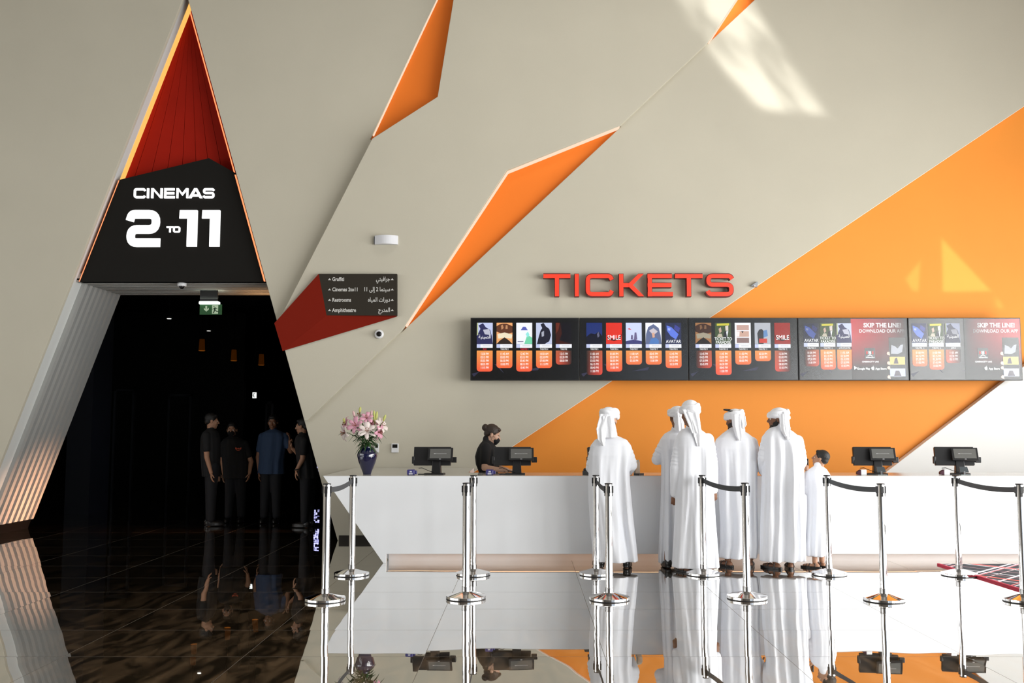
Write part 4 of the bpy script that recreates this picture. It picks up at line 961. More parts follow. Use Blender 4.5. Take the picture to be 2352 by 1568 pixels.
for u in (2022, 2212):
    p = ct(u, 1090.5); p.y = 11.40; t = thing('card_stand', 'clear plastic card stand by the till %s' % ('near the robed child' if u < 2100 else 'at the far right'), 'card stand', p)
    MB().box((-.055, -.03, 0), (.055, .03, .008)).build('base', mat('clear_grey_plastic', (.30, .36, .36), .1, trans=.3), t, bevel=.002)
    MB().hexa([(-.05, .0, .035), (.05, .0, .035), (.04, .02, .095), (-.05, .02, .095)], [(-.05, .01, .03), (.05, .01, .03), (.04, .03, .095), (-.05, .03, .095)]).build('panel', mat('smoke_grey_plastic', (.06, .07, .075), .15), t)
    MB().box((-.01, .0, .006), (.01, .02, .045)).build('stem', M_GREYPL, t)
p = ct(1461, 1089.5); p.y = 11.45; t = thing('leaflet_holder', 'upright clear leaflet holder on counter right of the first robed man', 'holder', p, .9)
MB().box((-.05, 0, 0), (.05, .012, .17)).build('back_plate', mat('clear_green_plastic', (.45, .5, .45), .15, trans=.4), t); MB().box((-.052, -.06, 0), (.052, .012, .02)).build('foot', M_PLASTIC, t); MB().box((-.045, -.012, .01), (.045, -.002, .15)).build('leaflet', mat('leaflet_tan', (.5, .4, .3), .7), t)

# ------------------------------------------------------------------ patterned rug
rp = [G(2155, 1297), G(2600, 1297), G(2600, 1440), G(2352, 1358)]
rg = thing('patterned_rug', 'black rug with red and white crossing lines and crimson edge at right', 'rug', (rp[0] + rp[2]) / 2)
def rug_material():
    m = bpy.data.materials.new('rug_lines'); m.use_nodes = True; nt = m.node_tree; N = nt.nodes; L = nt.links; b = N['Principled BSDF']; b.inputs['Roughness'].default_value = .95
    g = N.new('ShaderNodeNewGeometry'); sp = N.new('ShaderNodeSeparateXYZ'); L.new(g.outputs['Position'], sp.inputs[0])
    def mt(op, a, b_=None):
        n = N.new('ShaderNodeMath'); n.operation = op
        for i, v in enumerate((a, b_)):
            if v is None: continue
            if isinstance(v, (int, float)): n.inputs[i].default_value = v
            else: L.new(v, n.inputs[i])
        return n.outputs[0]
    cur = None
    for ang, per, ph, wd, col in ((2.35, .38, .1, .035, (.75, .75, .78)), (2.35, .53, .3, .022, (.6, .6, .65)), (.62, .42, .2, .03, (.75, .75, .78)), (.62, .31, .05, .012, (.7, .35, .4)), (.62, .77, .4, .05, (.85, .13, .10)), (2.35, .47, .35, .018, (.8, .2, .2)), (2.35, .9, .6, .012, (.8, .6, .6))):
        q = mt('ADD', mt('MULTIPLY', sp.outputs[0], math.cos(ang)), mt('MULTIPLY', sp.outputs[1], math.sin(ang)))
        f = mt('FRACT', mt('ADD', mt('DIVIDE', q, per), ph)); lt = mt('LESS_THAN', f, wd / per)
        mx = N.new('ShaderNodeMixRGB'); L.new(lt, mx.inputs[0]); mx.inputs[2].default_value = (*col, 1)
        if cur is None: mx.inputs[1].default_value = (.028, .030, .036, 1)
        else: L.new(cur, mx.inputs[1])
        cur = mx.outputs[0]
    L.new(cur, b.inputs['Base Color']); return m
mb = MB(); mb.prism([(0, 0)] * 3, 0, 0) if False else None
mb.add([(p.x, p.y, .002) for p in rp] + [(p.x, p.y, .012) for p in rp], [(0, 1, 2, 3), (4, 5, 6, 7)] + [(i, (i + 1) % 4, (i + 1) % 4 + 4, i + 4) for i in range(4)]); mb.build('carpet', rug_material(), rg, world=True)
mb = MB()
for a_, b_ in ((rp[0], rp[3]), (rp[3], rp[2])):
    dr = (b_ - a_).normalized(); nn_ = Vector((-dr.y, dr.x, 0)) * .013; mb.hexa([a_ + nn_, a_ - nn_, b_ - nn_, b_ + nn_], [v + Vector((0, 0, .018)) for v in (a_ + nn_, a_ - nn_, b_ - nn_, b_ + nn_)])
mb.build('binding', mat('crimson_binding', (.50, .025, .06), .8), rg, world=True)

# ------------------------------------------------------------------ vase of lilies
vp = ct(838, 1090.5); vp.y = 11.60
vase = thing('vase', 'tall glossy cobalt blue vase of lilies at counter left end', 'vase', vp)
prof = [(.040, 0), (.047, .004), (.050, .02), (.072, .075), (.098, .14), (.114, .20), (.117, .225), (.108, .262), (.085, .29), (.062, .302), (.056, .308), (.060, .318), (.062, .322), (.056, .322), (.050, .308), (.06, .29), (.09, .25)]
o = MB().lathe(prof, n=48).build('body', mat('cobalt_glass', (.004, .006, .045), .04, coat=1.0, spec=.8), vase, smooth=True)
M_PET = mat('lily_pink', (.72, .36, .46), .6); M_PETW = mat('lily_white', (.80, .70, .66), .6); M_BUD = mat('bud_yellow_green', (.52, .55, .16), .6); M_BUDP = mat('bud_pink', (.68, .45, .44), .6)
M_LEAF = mat('lily_leaf', (.022, .075, .018), .55, noise=.3, nscale=20); M_STEM = mat('lily_stem', (.06, .14, .03), .6); M_ANTH = mat('rust_anther', (.25, .07, .02), .7)
def petal(mb, q, o, L, W, curl, twist=0):
    R = []; n = 7
    for i in range(n + 1):
        s = i / n; wv = W * math.sin(PI * min(.98, s * .92 + .06)) ** .8; r = L * (math.sin(s * 1.35)) ; z = L * (.62 * s - curl * s ** 3)
        R.append([(r, -wv, z + .25 * wv), (r, 0, z), (r, wv, z + .25 * wv)])
    vs = [o + q @ Vector(p) for r in R for p in r]; fs = []
    for i in range(n):
        for k in range(2): fs.append((i * 3 + k, i * 3 + k + 1, (i + 1) * 3 + k + 1, (i + 1) * 3 + k))
    mb.add(vs, fs)
def leafy(mb, o, d, L, W, droop):
    d = Vector(d).normalized(); side = d.cross(Vector((0, 0, 1))).normalized(); n = 7; vs = []; fs = []
    for i in range(n + 1):
        s = i / n; p = o + d * L * s - Vector((0, 0, droop * L * s * s)); wv = W * math.sin(PI * min(.99, s * .9 + .08))
        vs += [p - side * wv + Vector((0, 0, .2 * wv)), p, p + side * wv + Vector((0, 0, .2 * wv))]
    for i in range(n):
        for k in range(2): fs.append((i * 3 + k, i * 3 + k + 1, (i + 1) * 3 + k + 1, (i + 1) * 3 + k))
    mb.add(vs, fs)
random.seed(11); mouth = vp + Vector((0, 0, .31))
def lily(u, v, dy, face, m, size, lb):
    c = P(u, v, 11.6 + dy); t = thing('lily', lb, 'flower', mouth, 0, 'lilies in the blue vase')
    q = Vector(face).normalized().to_track_quat('Z', 'Y') @ Quaternion((0, 0, 1), random.random()); mb = MB()
    for k in range(6): petal(mb, q @ Quaternion((0, 0, 1), k * PI / 3), c, size * (1 if k % 2 else .93), size * (.27 if k % 2 else .20), .55)
    o = mb.build('petals', m, t, smooth=True, world=True); md = o.modifiers.new('thick', 'SOLIDIFY'); md.thickness = .0015
    mb = MB()
    for k in range(6): d = q @ Vector((.35 * math.cos(k * PI / 3), .35 * math.sin(k * PI / 3), 1)).normalized(); mb.tube([c, c + d * size * .55], .0016, 5); mb.ell(c + d * size * .57, (.004, .004, .006))
    mb.build('stamens', M_ANTH, t, world=True)
    a = mouth - Vector((0, 0, .12)); b = mouth + Vector((random.uniform(-.02, .02), random.uniform(-.02, .02), .03)); MB().tube([a, b, (b + c) / 2 + Vector((0, 0, .02)), c - Vector(face).normalized() * .01], .0035, 7).build('stem', M_STEM, t, world=True)
    mb = MB()
    for k in range(4):
        s = .35 + .18 * k; o_ = b.lerp(c, s); an = random.random() * 2 * PI; leafy(mb, o_, (math.cos(an), math.sin(an), .4), random.uniform(.09, .14), .016, .5)
    o = mb.build('leaves', M_LEAF, t, world=True, smooth=True); md = o.modifiers.new('thick', 'SOLIDIFY'); md.thickness = .001
def bud(u, v0, v1, du, m, lb):
    c0, c1 = P(u, v1, 11.6), P(u + du, v0, 11.6); t = thing('lily_bud', lb, 'flower bud', mouth, 0, 'lilies in the blue vase')
    MB().tube([c0, c0.lerp(c1, .25), c0.lerp(c1, .6), c0.lerp(c1, .9), c1], [.006, .014, .016, .009, .003], 10).build('bud', m, t, smooth=True, world=True)
    b = mouth + Vector((random.uniform(-.02, .02), random.uniform(-.02, .02), .03)); MB().tube([mouth - Vector((0, 0, .1)), b, b.lerp(c0, .6) + Vector((0, 0, .01)), c0], .003, 7).build('stem', M_STEM, t, world=True)
for a_ in ((817, 977, -.06, (-.2, -1, .25), M_PET, .11, 'open pink lily facing front at left of centre'), (842, 961, -.04, (.1, -.9, .6), M_PET, .09, 'small open pink lily near top of the bouquet'),
           (843, 990, -.10, (.15, -1, .4), M_PETW, .12, 'large pale lily low in the centre of bouquet'), (798, 975, .02, (-1, -.4, .3), M_PET, .10, 'pink lily turned to the left edge'),
           (795, 993, .0, (-.9, -.5, -.2), M_PETW, .115, 'white lily drooping at lower left of bouquet'), (873, 978, .0, (.8, -.5, .4), M_PETW, .11, 'cream lily at the right side of bouquet'),
           (868, 992, -.05, (.9, -.4, -.1), M_PET, .10, 'pinkish lily drooping at lower right'), (853, 975, .05, (.2, -.4, .9), M_PET, .09, 'pink lily opening upward right of centre'), (826, 958, .05, (-.2, -.2, 1), M_PETW, .09, 'white lily opening upward at the top')): lily(*a_)
for a_ in ((826, 934, 947, 2, M_BUD, 'tall yellow-green bud at top left of bouquet'), (861, 942, 973, -2, M_BUD, 'longest yellow-green bud, upper right of centre'), (864, 944, 965, 2, M_BUD, 'yellow-green bud leaning on the longest one'),
           (880, 952, 967, 6, M_BUD, 'yellow-green bud at the far right'), (792, 960, 972, -3, M_BUD, 'short green bud at the far left'), (814, 943, 957, -3, M_BUDP, 'pink closed bud near the top left'), (852, 942, 955, 2, M_BUDP, 'pink closed bud near top centre')): bud(*a_)
t = thing('lily_foliage', 'dark green lily leaves spilling over the mouth of the blue vase', 'foliage', mouth); t['kind'] = 'stuff'
mb = MB()
for k in range(95):
    an = random.uniform(0, 2 * PI); r = random.uniform(0, .10); h = random.uniform(.0, .20); o_ = mouth + Vector((math.cos(an) * r * (.3 + h * 3), math.sin(an) * r * (.3 + h * 3), h + .0))
    leafy(mb, o_, (math.cos(an), math.sin(an), random.uniform(-.2, .8)), random.uniform(.08, .15), random.uniform(.010, .019), random.uniform(.2, .9))
o = mb.build('leaves', M_LEAF, t, world=True, smooth=True); md = o.modifiers.new('thick', 'SOLIDIFY'); md.thickness = .001
# ------------------------------------------------------------------ people
def remesh(mb, name, mats, parent, voxel, it=2, fac=.5):
    """overlapping pieces grown into one continuous smooth surface (mb in world space)"""
    L = Vector(parent.location); s = [tuple(Vector(p) - L) for p in mb.v]
    me = bpy.data.meshes.new('tmp'); me.from_pydata(s, [], mb.f); me.update()
    t = bpy.data.objects.new('tmp', me); C.objects.link(t)
    r = t.modifiers.new('r', 'REMESH'); r.mode = 'VOXEL'; r.voxel_size = voxel; r.use_smooth_shade = True
    if it: sm = t.modifiers.new('s', 'SMOOTH'); sm.factor = fac; sm.iterations = it
    bpy.context.view_layer.update()
    dg = bpy.context.evaluated_depsgraph_get(); out = bpy.data.meshes.new_from_object(t.evaluated_get(dg), depsgraph=dg); out.name = name
    bpy.data.objects.remove(t); bpy.data.meshes.remove(me)
    out.materials.clear()
    for m in (mats if isinstance(mats, (list, tuple)) else [mats]): out.materials.append(m)
    out.polygons.foreach_set('use_smooth', [True] * len(out.polygons))
    out.polygons.foreach_set('material_index', [0] * len(out.polygons))
    o = bpy.data.objects.new(name, out); C.objects.link(o); o.parent = parent; return o
def yawq(deg, pitch=0, roll=0):
    """turn from facing +y: deg towards +x, pitch up, roll to the right shoulder"""
    return Quaternion((0, 0, 1), -math.radians(deg)) @ Quaternion((1, 0, 0), math.radians(pitch)) @ Quaternion((0, 1, 0), math.radians(roll))
def basis(x, y, z): return Matrix((x, y, z)).transposed().to_quaternion()
def hand(mb, wrist, d, palm, thumb, curl=.35, k=1.0, spread=.0235):
    """five fingered hand: d along the fingers, palm = normal out of the palm, thumb = +1/-1 side"""
    d = Vector(d).normalized(); palm = Vector(palm); palm = (palm - d * palm.dot(d)).normalized(); side = d.cross(palm) * thumb
    q = basis(side, palm, d) if side.cross(palm).dot(d) > 0 else basis(-side, palm, d)
    w = Vector(wrist); mb.ell(w + d * .045 * k, (.041 * k, .0155 * k, .052 * k), q)
    mb.ell(w + d * .012 * k, (.027 * k, .018 * k, .03 * k), q)
    for i, (off, L) in enumerate(((1.45, .070), (.5, .079), (-.48, .073), (-1.4, .057))):
        o = w + d * (.082 - .004 * abs(i - 1.2)) * k + side * off * spread * k
        a = -.10 * off * .3; dd = (d + side * off * .09).normalized(); cur = o; c = curl * (1 + .18 * i)
        for sgm, fr, r0, r1 in ((0, .45, .0098, .0090), (1, .31, .0090, .0082), (2, .24, .0082, .0068)):
            dd = (dd * math.cos(c * .8) + palm * math.sin(c * .8)).normalized() if sgm else (dd * math.cos(c * .5) + palm * math.sin(c * .5)).normalized()
            nx = cur + dd * L * fr * k; mb.capsule(cur, nx, r0 * k, r1 * k, 8); cur = nx
    o = w + d * .022 * k + side * .030 * k; d1 = (d * .62 + side * .70 + palm * .35).normalized(); p1 = o + d1 * .040 * k
    d2 = (d * .88 + side * .25 + palm * .42).normalized(); p2 = p1 + d2 * .036 * k
    mb.capsule(o, p1, .0135 * k, .0112 * k, 8); mb.capsule(p1, p2, .0112 * k, .0090 * k, 8)
def head(mb, c, q, k=1.0, child=False):
    c = Vector(c); T = lambda x, y, z: c + q @ (Vector((x, y, z)) * k)
    E_ = lambda p, r: mb.ell(T(*p), tuple(v * k for v in r), q)
    E_((0, -.018, .035), (.074, .094, .082)); E_((0, .022, -.018), (.061, .068, .082)); E_((0, .032, -.068), (.049, .050, .040)); E_((0, .066, -.094), (.020, .018, .017))
    mb.capsule(T(0, .088, .012), T(0, .108, -.020), .0075 * k, .0115 * k, 10); E_((0, .101, -.027), (.0175, .012, .009))
    for s in (-1, 1):
        E_((s * .028, .077, .024), (.026, .012, .009)); E_((s * .038, .056, -.024), (.022, .024, .024)); E_((s * .077, -.010, -.006), (.0085, .020, .031)); E_((s * .042, .008, -.066), (.016, .03, .026))
    E_((0, .084, -.052), (.024, .011, .0065)); E_((0, .082, -.064), (.020, .011, .0075))
    return T
def eyes(parent, T, q, k=1.0, closed=False):
    for s in (-1, 1):
        p = T(s * .031, .0690, .001)
        o = MB().ell(p, (.0120 * k,) * 3, None, 14, 10).build('eye', M_EYE, parent, smooth=True, world=True)
        i = MB().ell(T(s * .031, .0763, -.0005), (.0055 * k, .0055 * k, .0055 * k), None, 12, 8).build('iris', M_IRIS, None, smooth=True); i.parent = o; i.matrix_parent_inverse = Matrix.Translation(parent.location).inverted()
        b = MB().capsule(T(s * .017, .087, .022), T(s * .042, .079, .025), .0035 * k, .0025 * k, 8).build('eyebrow', M_HAIR, parent, smooth=True, world=True)
def trunk(mb, neck, sh, pel, w=.17, d=.10):
    neck, pel = Vector(neck), Vector(pel); sL, sR = Vector(sh[0]), Vector(sh[1]); mid = (sL + sR) / 2
    x = (sR - sL).normalized(); z = (mid - pel).normalized(); y = z.cross(x); q = basis(x, y, z)
    mb.ell(mid - z * .13, (w * .95, d, .20), q); mb.ell(mid.lerp(pel, .62), (w * .78, d * .9, .18), q); mb.ell(pel, (w * .92, d * 1.02, .14), q)
    for s in (sL, sR): mb.capsule(mid - z * .03, s.lerp(mid, .12), .055, .052)
def limb(mb, a, b, c, r): mb.capsule(a, b, r[0], r[1]); mb.capsule(b, c, r[1], r[2])
def legs(mb, pel, feet, side, fdir, k=1.0, sl=.72):
    """hips, knees, ankles, feet down to the floor"""
    out = []
    for s, f in zip((-1, 1), feet):
        hip = Vector(pel) + Vector(side) * .075 * s * k; ank = Vector((f[0], f[1], .085 * k)); knee = hip.lerp(ank, .5) + Vector(fdir[0 if s < 0 else 1]) * .008 * k
        mb.capsule(hip, knee, .082 * k * sl, .055 * k * sl); mb.capsule(knee, ank, .054 * k * sl, .036 * k)
        fd = Vector(fdir[0 if s < 0 else 1]).normalized(); q = basis(Vector((0, 0, 1)).cross(fd) * -1, fd, Vector((0, 0, 1)))
        mb.ell(ank + Vector((0, 0, -.055 * k)) - fd * .02 * k, (.033 * k, .045 * k, .034 * k), q); mb.ell(ank + fd * .075 * k + Vector((0, 0, -.055 * k)), (.040 * k, .098 * k, .026 * k), q)
        out.append((ank, fd, q))
    return out
def shoe(parent, a, kind, m=None, k=1.0, name='shoe'):
    ank, fd, q = a; base = Vector((ank.x, ank.y, 0)); mb = MB()
    if kind == 'shoe':
        mb.ell(base + fd * .06 * k + Vector((0, 0, .040 * k)), (.050 * k, .145 * k, .040 * k), q); mb.ell(base - fd * .03 * k + Vector((0, 0, .055 * k)), (.043 * k, .058 * k, .052 * k), q)
        mb.ell(base + fd * .06 * k + Vector((0, 0, .016 * k)), (.053 * k, .150 * k, .017 * k), q); return remesh(mb, name, m or M_LEATHER, parent, .007, 2)
    n = 20; pts = []
    for i in range(n):
        t = 2 * PI * i / n; wv = .048 if math.sin(t) > 0 else .042; p = base + fd * (.055 + .145 * math.sin(t)) * k + (q @ Vector((1, 0, 0))) * wv * math.cos(t) * k; pts.append(p)
    mb.rings([[p + Vector((0, 0, z)) for p in pts] for z in (.001, .022 * k)]); o = mb.build('sandal', m or M_LEATHER, parent, world=True)
    x = q @ Vector((1, 0, 0)); mb = MB()
    for f0, h, wd in ((.11, .034, .007), (.07, .040, .007), (-.01, .062, .005)):
        arc = [base + fd * f0 * k + x * .041 * k * math.cos(t) + Vector((0, 0, (.015 + h * math.sin(t)) * k)) for t in [PI * j / 10 for j in range(11)]]
        mb.tube(arc, wd * k, 8)
    s = mb.build('strap', m or M_LEATHER, None); s.parent = o; s.matrix_parent_inverse = Matrix.Translation(parent.location).inverted(); return o
def cloth_rings(rows, D, ry, n=72, fold=.014, seed=1, nf=7, foldtop=.25, dy=None, pw=2.3):
    """rows: (v, left u, right u); ry: depth radii per row; folds deepen downwards"""
    rnd = random.Random(seed); ph = [(rnd.uniform(0, 2 * PI), rnd.choice([4, 5, 7, 9, 11, 13]), rnd.uniform(.5, 1), rnd.uniform(-.5, .5)) for _ in range(nf)]
    R = []; zs = [PZ(r[0], D) for r in rows]; z0, z1 = zs[0], zs[-1]
    fine = []
    for i in range(len(rows) - 1):
        st = max(1, int((zs[i] - zs[i + 1]) / .035))
        for k in range(st):
            t = k / st; fine.append([rows[i][j] * (1 - t) + rows[i + 1][j] * t for j in range(3)] + [ry[i] * (1 - t) + ry[i + 1] * t, (dy[i] * (1 - t) + dy[i + 1] * t) if dy else 0])
    fine.append(list(rows[-1]) + [ry[-1], dy[-1] if dy else 0])
    for v, ul, ur, r_y, oy in fine:
        z = PZ(v, D); xl, xr = PX(ul, v, D), PX(ur, v, D); cx, rx = (xl + xr) / 2, (xr - xl) / 2; s = (z0 - z) / (z0 - z1); amp = fold * (foldtop + (1 - foldtop) * s) * min(1, s * 6)
        ring = []
        for k in range(n):
            t = 2 * PI * k / n; ct, st_ = math.cos(t), math.sin(t)
            g = sum(w * math.cos(m * t + p + tw * s * 3) for p, m, w, tw in ph) / nf * 2.2; g = g - .25 * abs(g)
            e = 2 / pw; bx = abs(ct) ** e * (1 if ct > 0 else -1); by = abs(st_) ** e * (1 if st_ > 0 else -1)
            dg_ = math.sin(5.2 * ct + 2.6 * (z - z1) * (1 if seed % 2 else -1) + ph[0][0]) ** 3 * .45 + math.sin(9 * ct - 1.7 * (z - z1) + ph[1][0]) ** 5 * .35
            g2 = g + dg_ * min(1, s * 5)
            ring.append(Vector((cx + (rx + amp * g * .35) * bx, D + oy + (r_y + amp * g2 * 1.9) * by, z)))
        R.append(ring)
    return R
def wrapped_scarf(parent, c, q, k, tails, D, top=0.0, drape=None, seed=3, m=None):
    """turban: twisted band round the head, loose crown, hanging ends"""
    c = Vector(c); T = lambda x, y, z: c + q @ (Vector((x, y, z)) * k); mb = MB(); rnd = random.Random(seed)
    mb.ell(T(0, -.016, .050 + top), (.088 * k, .104 * k, (.076 + top) * k), q)
    for j, (tilt, tz, ax) in enumerate(((.16, .030, 0), (-.20, .050, .6), (.28, .062, 2.2))):
        n = 30; P_ = []
        for i in range(n + 1):
            a = 2 * PI * i / n + ax; zz = tz + tilt * .11 * math.sin(a + j); P_.append(T(.083 * math.cos(a), -.012 + .102 * math.sin(a), zz + .004 * math.sin(5 * a + j)))
        mb.tube(P_, [.024 * k * (1 + .14 * math.sin(3 * 2 * PI * i / n + j)) for i in range(n + 1)], 10, 1.0, cap=True)
    mb.ell(T(0, -.105, .035), (.035 * k, .024 * k, .036 * k), q)          # knot
    if tails: mb.ell(T(0, -.058, -.02), (.066 * k, .056 * k, .085 * k), q); mb.capsule(T(0, -.07, -.02), T(0, -.060, -.125), .050 * k, .058 * k, 14)
    o = remesh(mb, 'headscarf', m or M_SCARF, parent, .0065, 2)
    for tl in tails:
        mb = MB(); pts = [P(u, v, D - dy_) for u, v, hw, dy_ in tl]; n = 16; R = []
        path = []
        for i in range(len(pts) - 1):
            for kx in range(6): t = kx / 6; path.append((pts[i].lerp(pts[i + 1], t), (tl[i][2] * (1 - t) + tl[i + 1][2] * t) * D / F))
        path.append((pts[-1], tl[-1][2] * D / F))
        for i, (p, hw) in enumerate(path):
            ring = []
            for kx in range(n):
                a = 2 * PI * kx / n; fx = math.cos(a); ring.append(p + Vector((fx * hw, math.sin(a) * .014 + .010 * math.sin(fx * 5 + i * .12 + seed), 0)))
            R.append(ring)
        mb.rings(R); s = remesh(mb, 'scarf_end', m or M_SCARF, None or parent, .0065, 1); 
    return o
def beard(parent, T, q, k=1.0, full=1.0):
    mb = MB(); Eb = lambda p, r: mb.ell(T(*p), tuple(v * k for v in r), q)
    Eb((0, .045, -.080), (.048, .046, .036)); Eb((0, .074, -.092), (.024, .020, .024)); Eb((0, .090, -.044), (.024, .008, .006))
    for s in (-1, 1): Eb((s * .046, .020, -.052), (.018, .036, .036)); Eb((s * .060, .0, -.020), (.010, .018, .026))
    return remesh(mb, 'beard', M_HAIR, parent, .006, 1)
def hair_cap(parent, T, q, k=1.0, m=None, bun=None, low=.0, name='hair'):
    mb = MB(); Eh = lambda p, r: mb.ell(T(*p), tuple(v * k for v in r), q)
    Eh((0, -.026, .044), (.081, .098, .086)); Eh((0, -.062, -.005 - low), (.064, .052, .058)); Eh((0, .038, .088), (.056, .040, .026))
    for s in (-1, 1): Eh((s * .070, -.006, .030), (.012, .030, .032))
    if bun: mb.ell(T(*bun[0]), tuple(v * k for v in bun[1]), q); mb.ell(T(bun[0][0] * .5, bun[0][1] * .85, bun[0][2]), (.03 * k,) * 3, q)
    return remesh(mb, name, m or M_HAIR, parent, .006, 1)

def robed_man(label, D, hc, yaw, pitch, rows, arms, feet, fdirs, skin, footwear, tails, seed, roll=0, hk=1.0, ry=None, scarf=True, bearded=False, top=0.0, dy=None, palm=None, hair=None, robe_m=None, child=False, group='men in white robes at the counter'):
    k = hk; t = thing('person', label, 'person', (P(hc[0], hc[1], D).x, D, 0), 0, group)
    H_ = P(hc[0], hc[1], D) ; q = yawq(yaw, pitch, roll); b = MB(); T = head(b, H_, q, k)
    vS = rows[1][0]; neck = P((rows[0][1] + rows[0][2]) / 2, rows[0][0], D); b.capsule(T(0, -.022, -.045), neck - Vector((0, 0, .04)), .052 * k, .058 * k)
    pel = Vector((P((rows[-3][1] + rows[-3][2]) / 2, 1150, D).x, D, neck.z * .60)); sh = []
    for sd, ar in zip((-1, 1), arms):
        (su, sv, sd_), (eu, ev, ed), (wu, wv, wd) = ar[:3]; sh.append(P(su, sv, D + sd_))
    trunk(b, neck, sh, pel, (.12 if child else .15) * k, .085 * k)
    for i, ar in enumerate(arms):
        (su, sv, s_), (eu, ev, e_), (wu, wv, w_) = ar[:3]; S, E, W = P(su, sv, D + s_), P(eu, ev, D + e_), P(wu, wv, D + w_)
        limb(b, S, E, W, (.045 * k, .036 * k, .025 * k)); hd = Vector(ar[3]); hand(b, W + hd.normalized() * .005, hd, ar[4], ar[5], ar[6] if len(ar) > 6 else .4, k * .95)
    ft = [Vector((PX(u, 1300, fy), fy, 0)) for u, fy in feet]
    A_ = legs(b, pel, ft, (.7 if child else 1, 0, 0), fdirs, k, .5 if child else .72)
    body = remesh(b, 'body', skin, t, .0068 if not child else .0058, 2)
    r = MB(); ry = ry or [.062, .10, .125, .145, .150, .150, .150, .155, .16, .165, .17, .17]
    R = cloth_rings(rows, D, [ry[min(i, len(ry) - 1)] * (1 if not child else .78) for i in range(len(rows))], seed=seed, dy=dy, fold=.030 if not child else .014)
    r.rings(R)
    for i, ar in enumerate(arms):
        (su, sv, s_), (eu, ev, e_), (wu, wv, w_) = ar[:3]; S, E, W = P(su, sv, D + s_), P(eu, ev, D + e_), P(wu, wv, D + w_); E0 = E.lerp(W, 0)
        r.capsule(S + Vector((0, 0, -.012)), E, .066 * k, .060 * k); We = E.lerp(W, .93); r.capsule(E, We, .062 * k, .046 * k)
        n = 5; ax = (E - S).normalized()                      # bunched sleeve creases
        for j in range(n): p = S.lerp(E, .35 + .13 * j); r.ell(p + Vector((0, 0, .004 * (-1) ** j)), (.070 * k, .068 * k, .014), basis(*[v for v in ((ax.orthogonal().normalized()), ax.cross(ax.orthogonal().normalized()), ax)]))
    ring = MB(); nk = P((rows[0][1] + rows[0][2]) / 2, rows[0][0], D)
    r.capsule(nk - Vector((0, 0, .03)), nk + Vector((0, -.005, .012)), .064 * k, .058 * k)
    remesh(r, 'robe', robe_m or M_ROBE, t, .0085, 2)
    for a, fw in zip(A_, footwear): shoe(t, a, fw[0], fw[1], k)
    eyes(t, T, q, k)
    if scarf: wrapped_scarf(t, H_, q, k, tails, D, top, seed=seed)
    if bearded: beard(t, T, q, k)
    if hair: hair_cap(t, T, q, k)
    return t, T, q
DN = (0, 0, -1)
fwd = (0, 1, 0)
# first man, at the left of the group
robed_man('person in white robe and headscarf standing alone, left of the group, at counter', 10.90, (1400, 961), 42, -8,
    [(1001, 1385, 1420), (1010, 1366, 1440), (1022, 1357, 1449), (1045, 1353, 1450), (1080, 1352, 1446), (1110, 1351, 1447), (1150, 1352, 1451), (1200, 1355, 1456), (1250, 1360, 1462), (1288, 1362, 1466)],
    [[(1369, 1026, 0), (1358, 1074, .06), (1374, 1084, .32), (.5, .8, -.1), DN, 1, .3], [(1437, 1026, 0), (1451, 1068, .04), (1443, 1084, .32), (-.2, .9, -.1), DN, -1, .3]],
    [(1378, 10.94), (1440, 10.94)], [(-.25, 1, 0), (.2, 1, 0)], M_SKINL, [('shoe', None), ('shoe', None)],
    [[(1390, 950, 12, .10), (1380, 985, 11, .12), (1382, 1010, 9, .14), (1386, 1024, 3, .16)], [(1396, 955, 14, .11), (1402, 985, 14, .11), (1404, 1005, 16, .12)]], 3, bearded=True, roll=4)
# second man, behind the tallest
robed_man('person in white robe mostly hidden behind the tallest robed man, left elbow bent', 11.02, (1555, 958), -12, -4,
    [(988, 1540, 1568), (996, 1526, 1590), (1008, 1517, 1600), (1030, 1517, 1603), (1060, 1519, 1604), (1100, 1519, 1604), (1150, 1518, 1604), (1200, 1516, 1604), (1270, 1513, 1604), (1292, 1513, 1604)],
    [[(1528, 1014, 0), (1509, 1055, .02), (1530, 1052, .22), (.6, .7, .1), DN, 1, .5], [(1590, 1014, 0), (1600, 1060, .06), (1590, 1075, .24), (0, 1, 0), DN, -1, .5]],
    [(1533, 10.92), (1585, 10.95)], [(-.1, 1, 0), (.1, 1, 0)], M_SKINB, [('shoe', None), ('shoe', None)],
    [[(1556, 948, 7, .12), (1559, 968, 7, .13), (1562, 990, 7, .15)]], 5)
# tallest man
robed_man('tallest person of the robed group, in front, white headscarf draped down the back', 10.66, (1584, 951), -38, -8,
    [(984, 1568, 1606), (992, 1560, 1618), (1002, 1554, 1628), (1025, 1551, 1634), (1050, 1551, 1636), (1100, 1552, 1637), (1150, 1551, 1640), (1200, 1549, 1643), (1250, 1546, 1647), (1302, 1543, 1651)],
    [[(1563, 1010, 0), (1552, 1075, -.02), (1549, 1137, .02), (0, .15, -1), (.3, .9, 0), 1, .9], [(1626, 1006, 0), (1636, 1070, .0), (1640, 1128, .04), (.05, .2, -1), (-.3, .9, 0), -1, .8]],
    [(1574, 10.60), (1632, 10.66)], [(-.45, 1, 0), (.5, .9, 0)], M_SKINB, [('sandal', None), ('sandal', mat('white_sandal', (.6, .58, .52), .6))],
    [[(1590, 945, 15, .10), (1598, 972, 11, .11), (1603, 1000, 11, .13), (1606, 1025, 5, .15)], [(1575, 940, 10, .09), (1588, 970, 10, .11), (1598, 995, 9, .13)]], 8, top=.014)
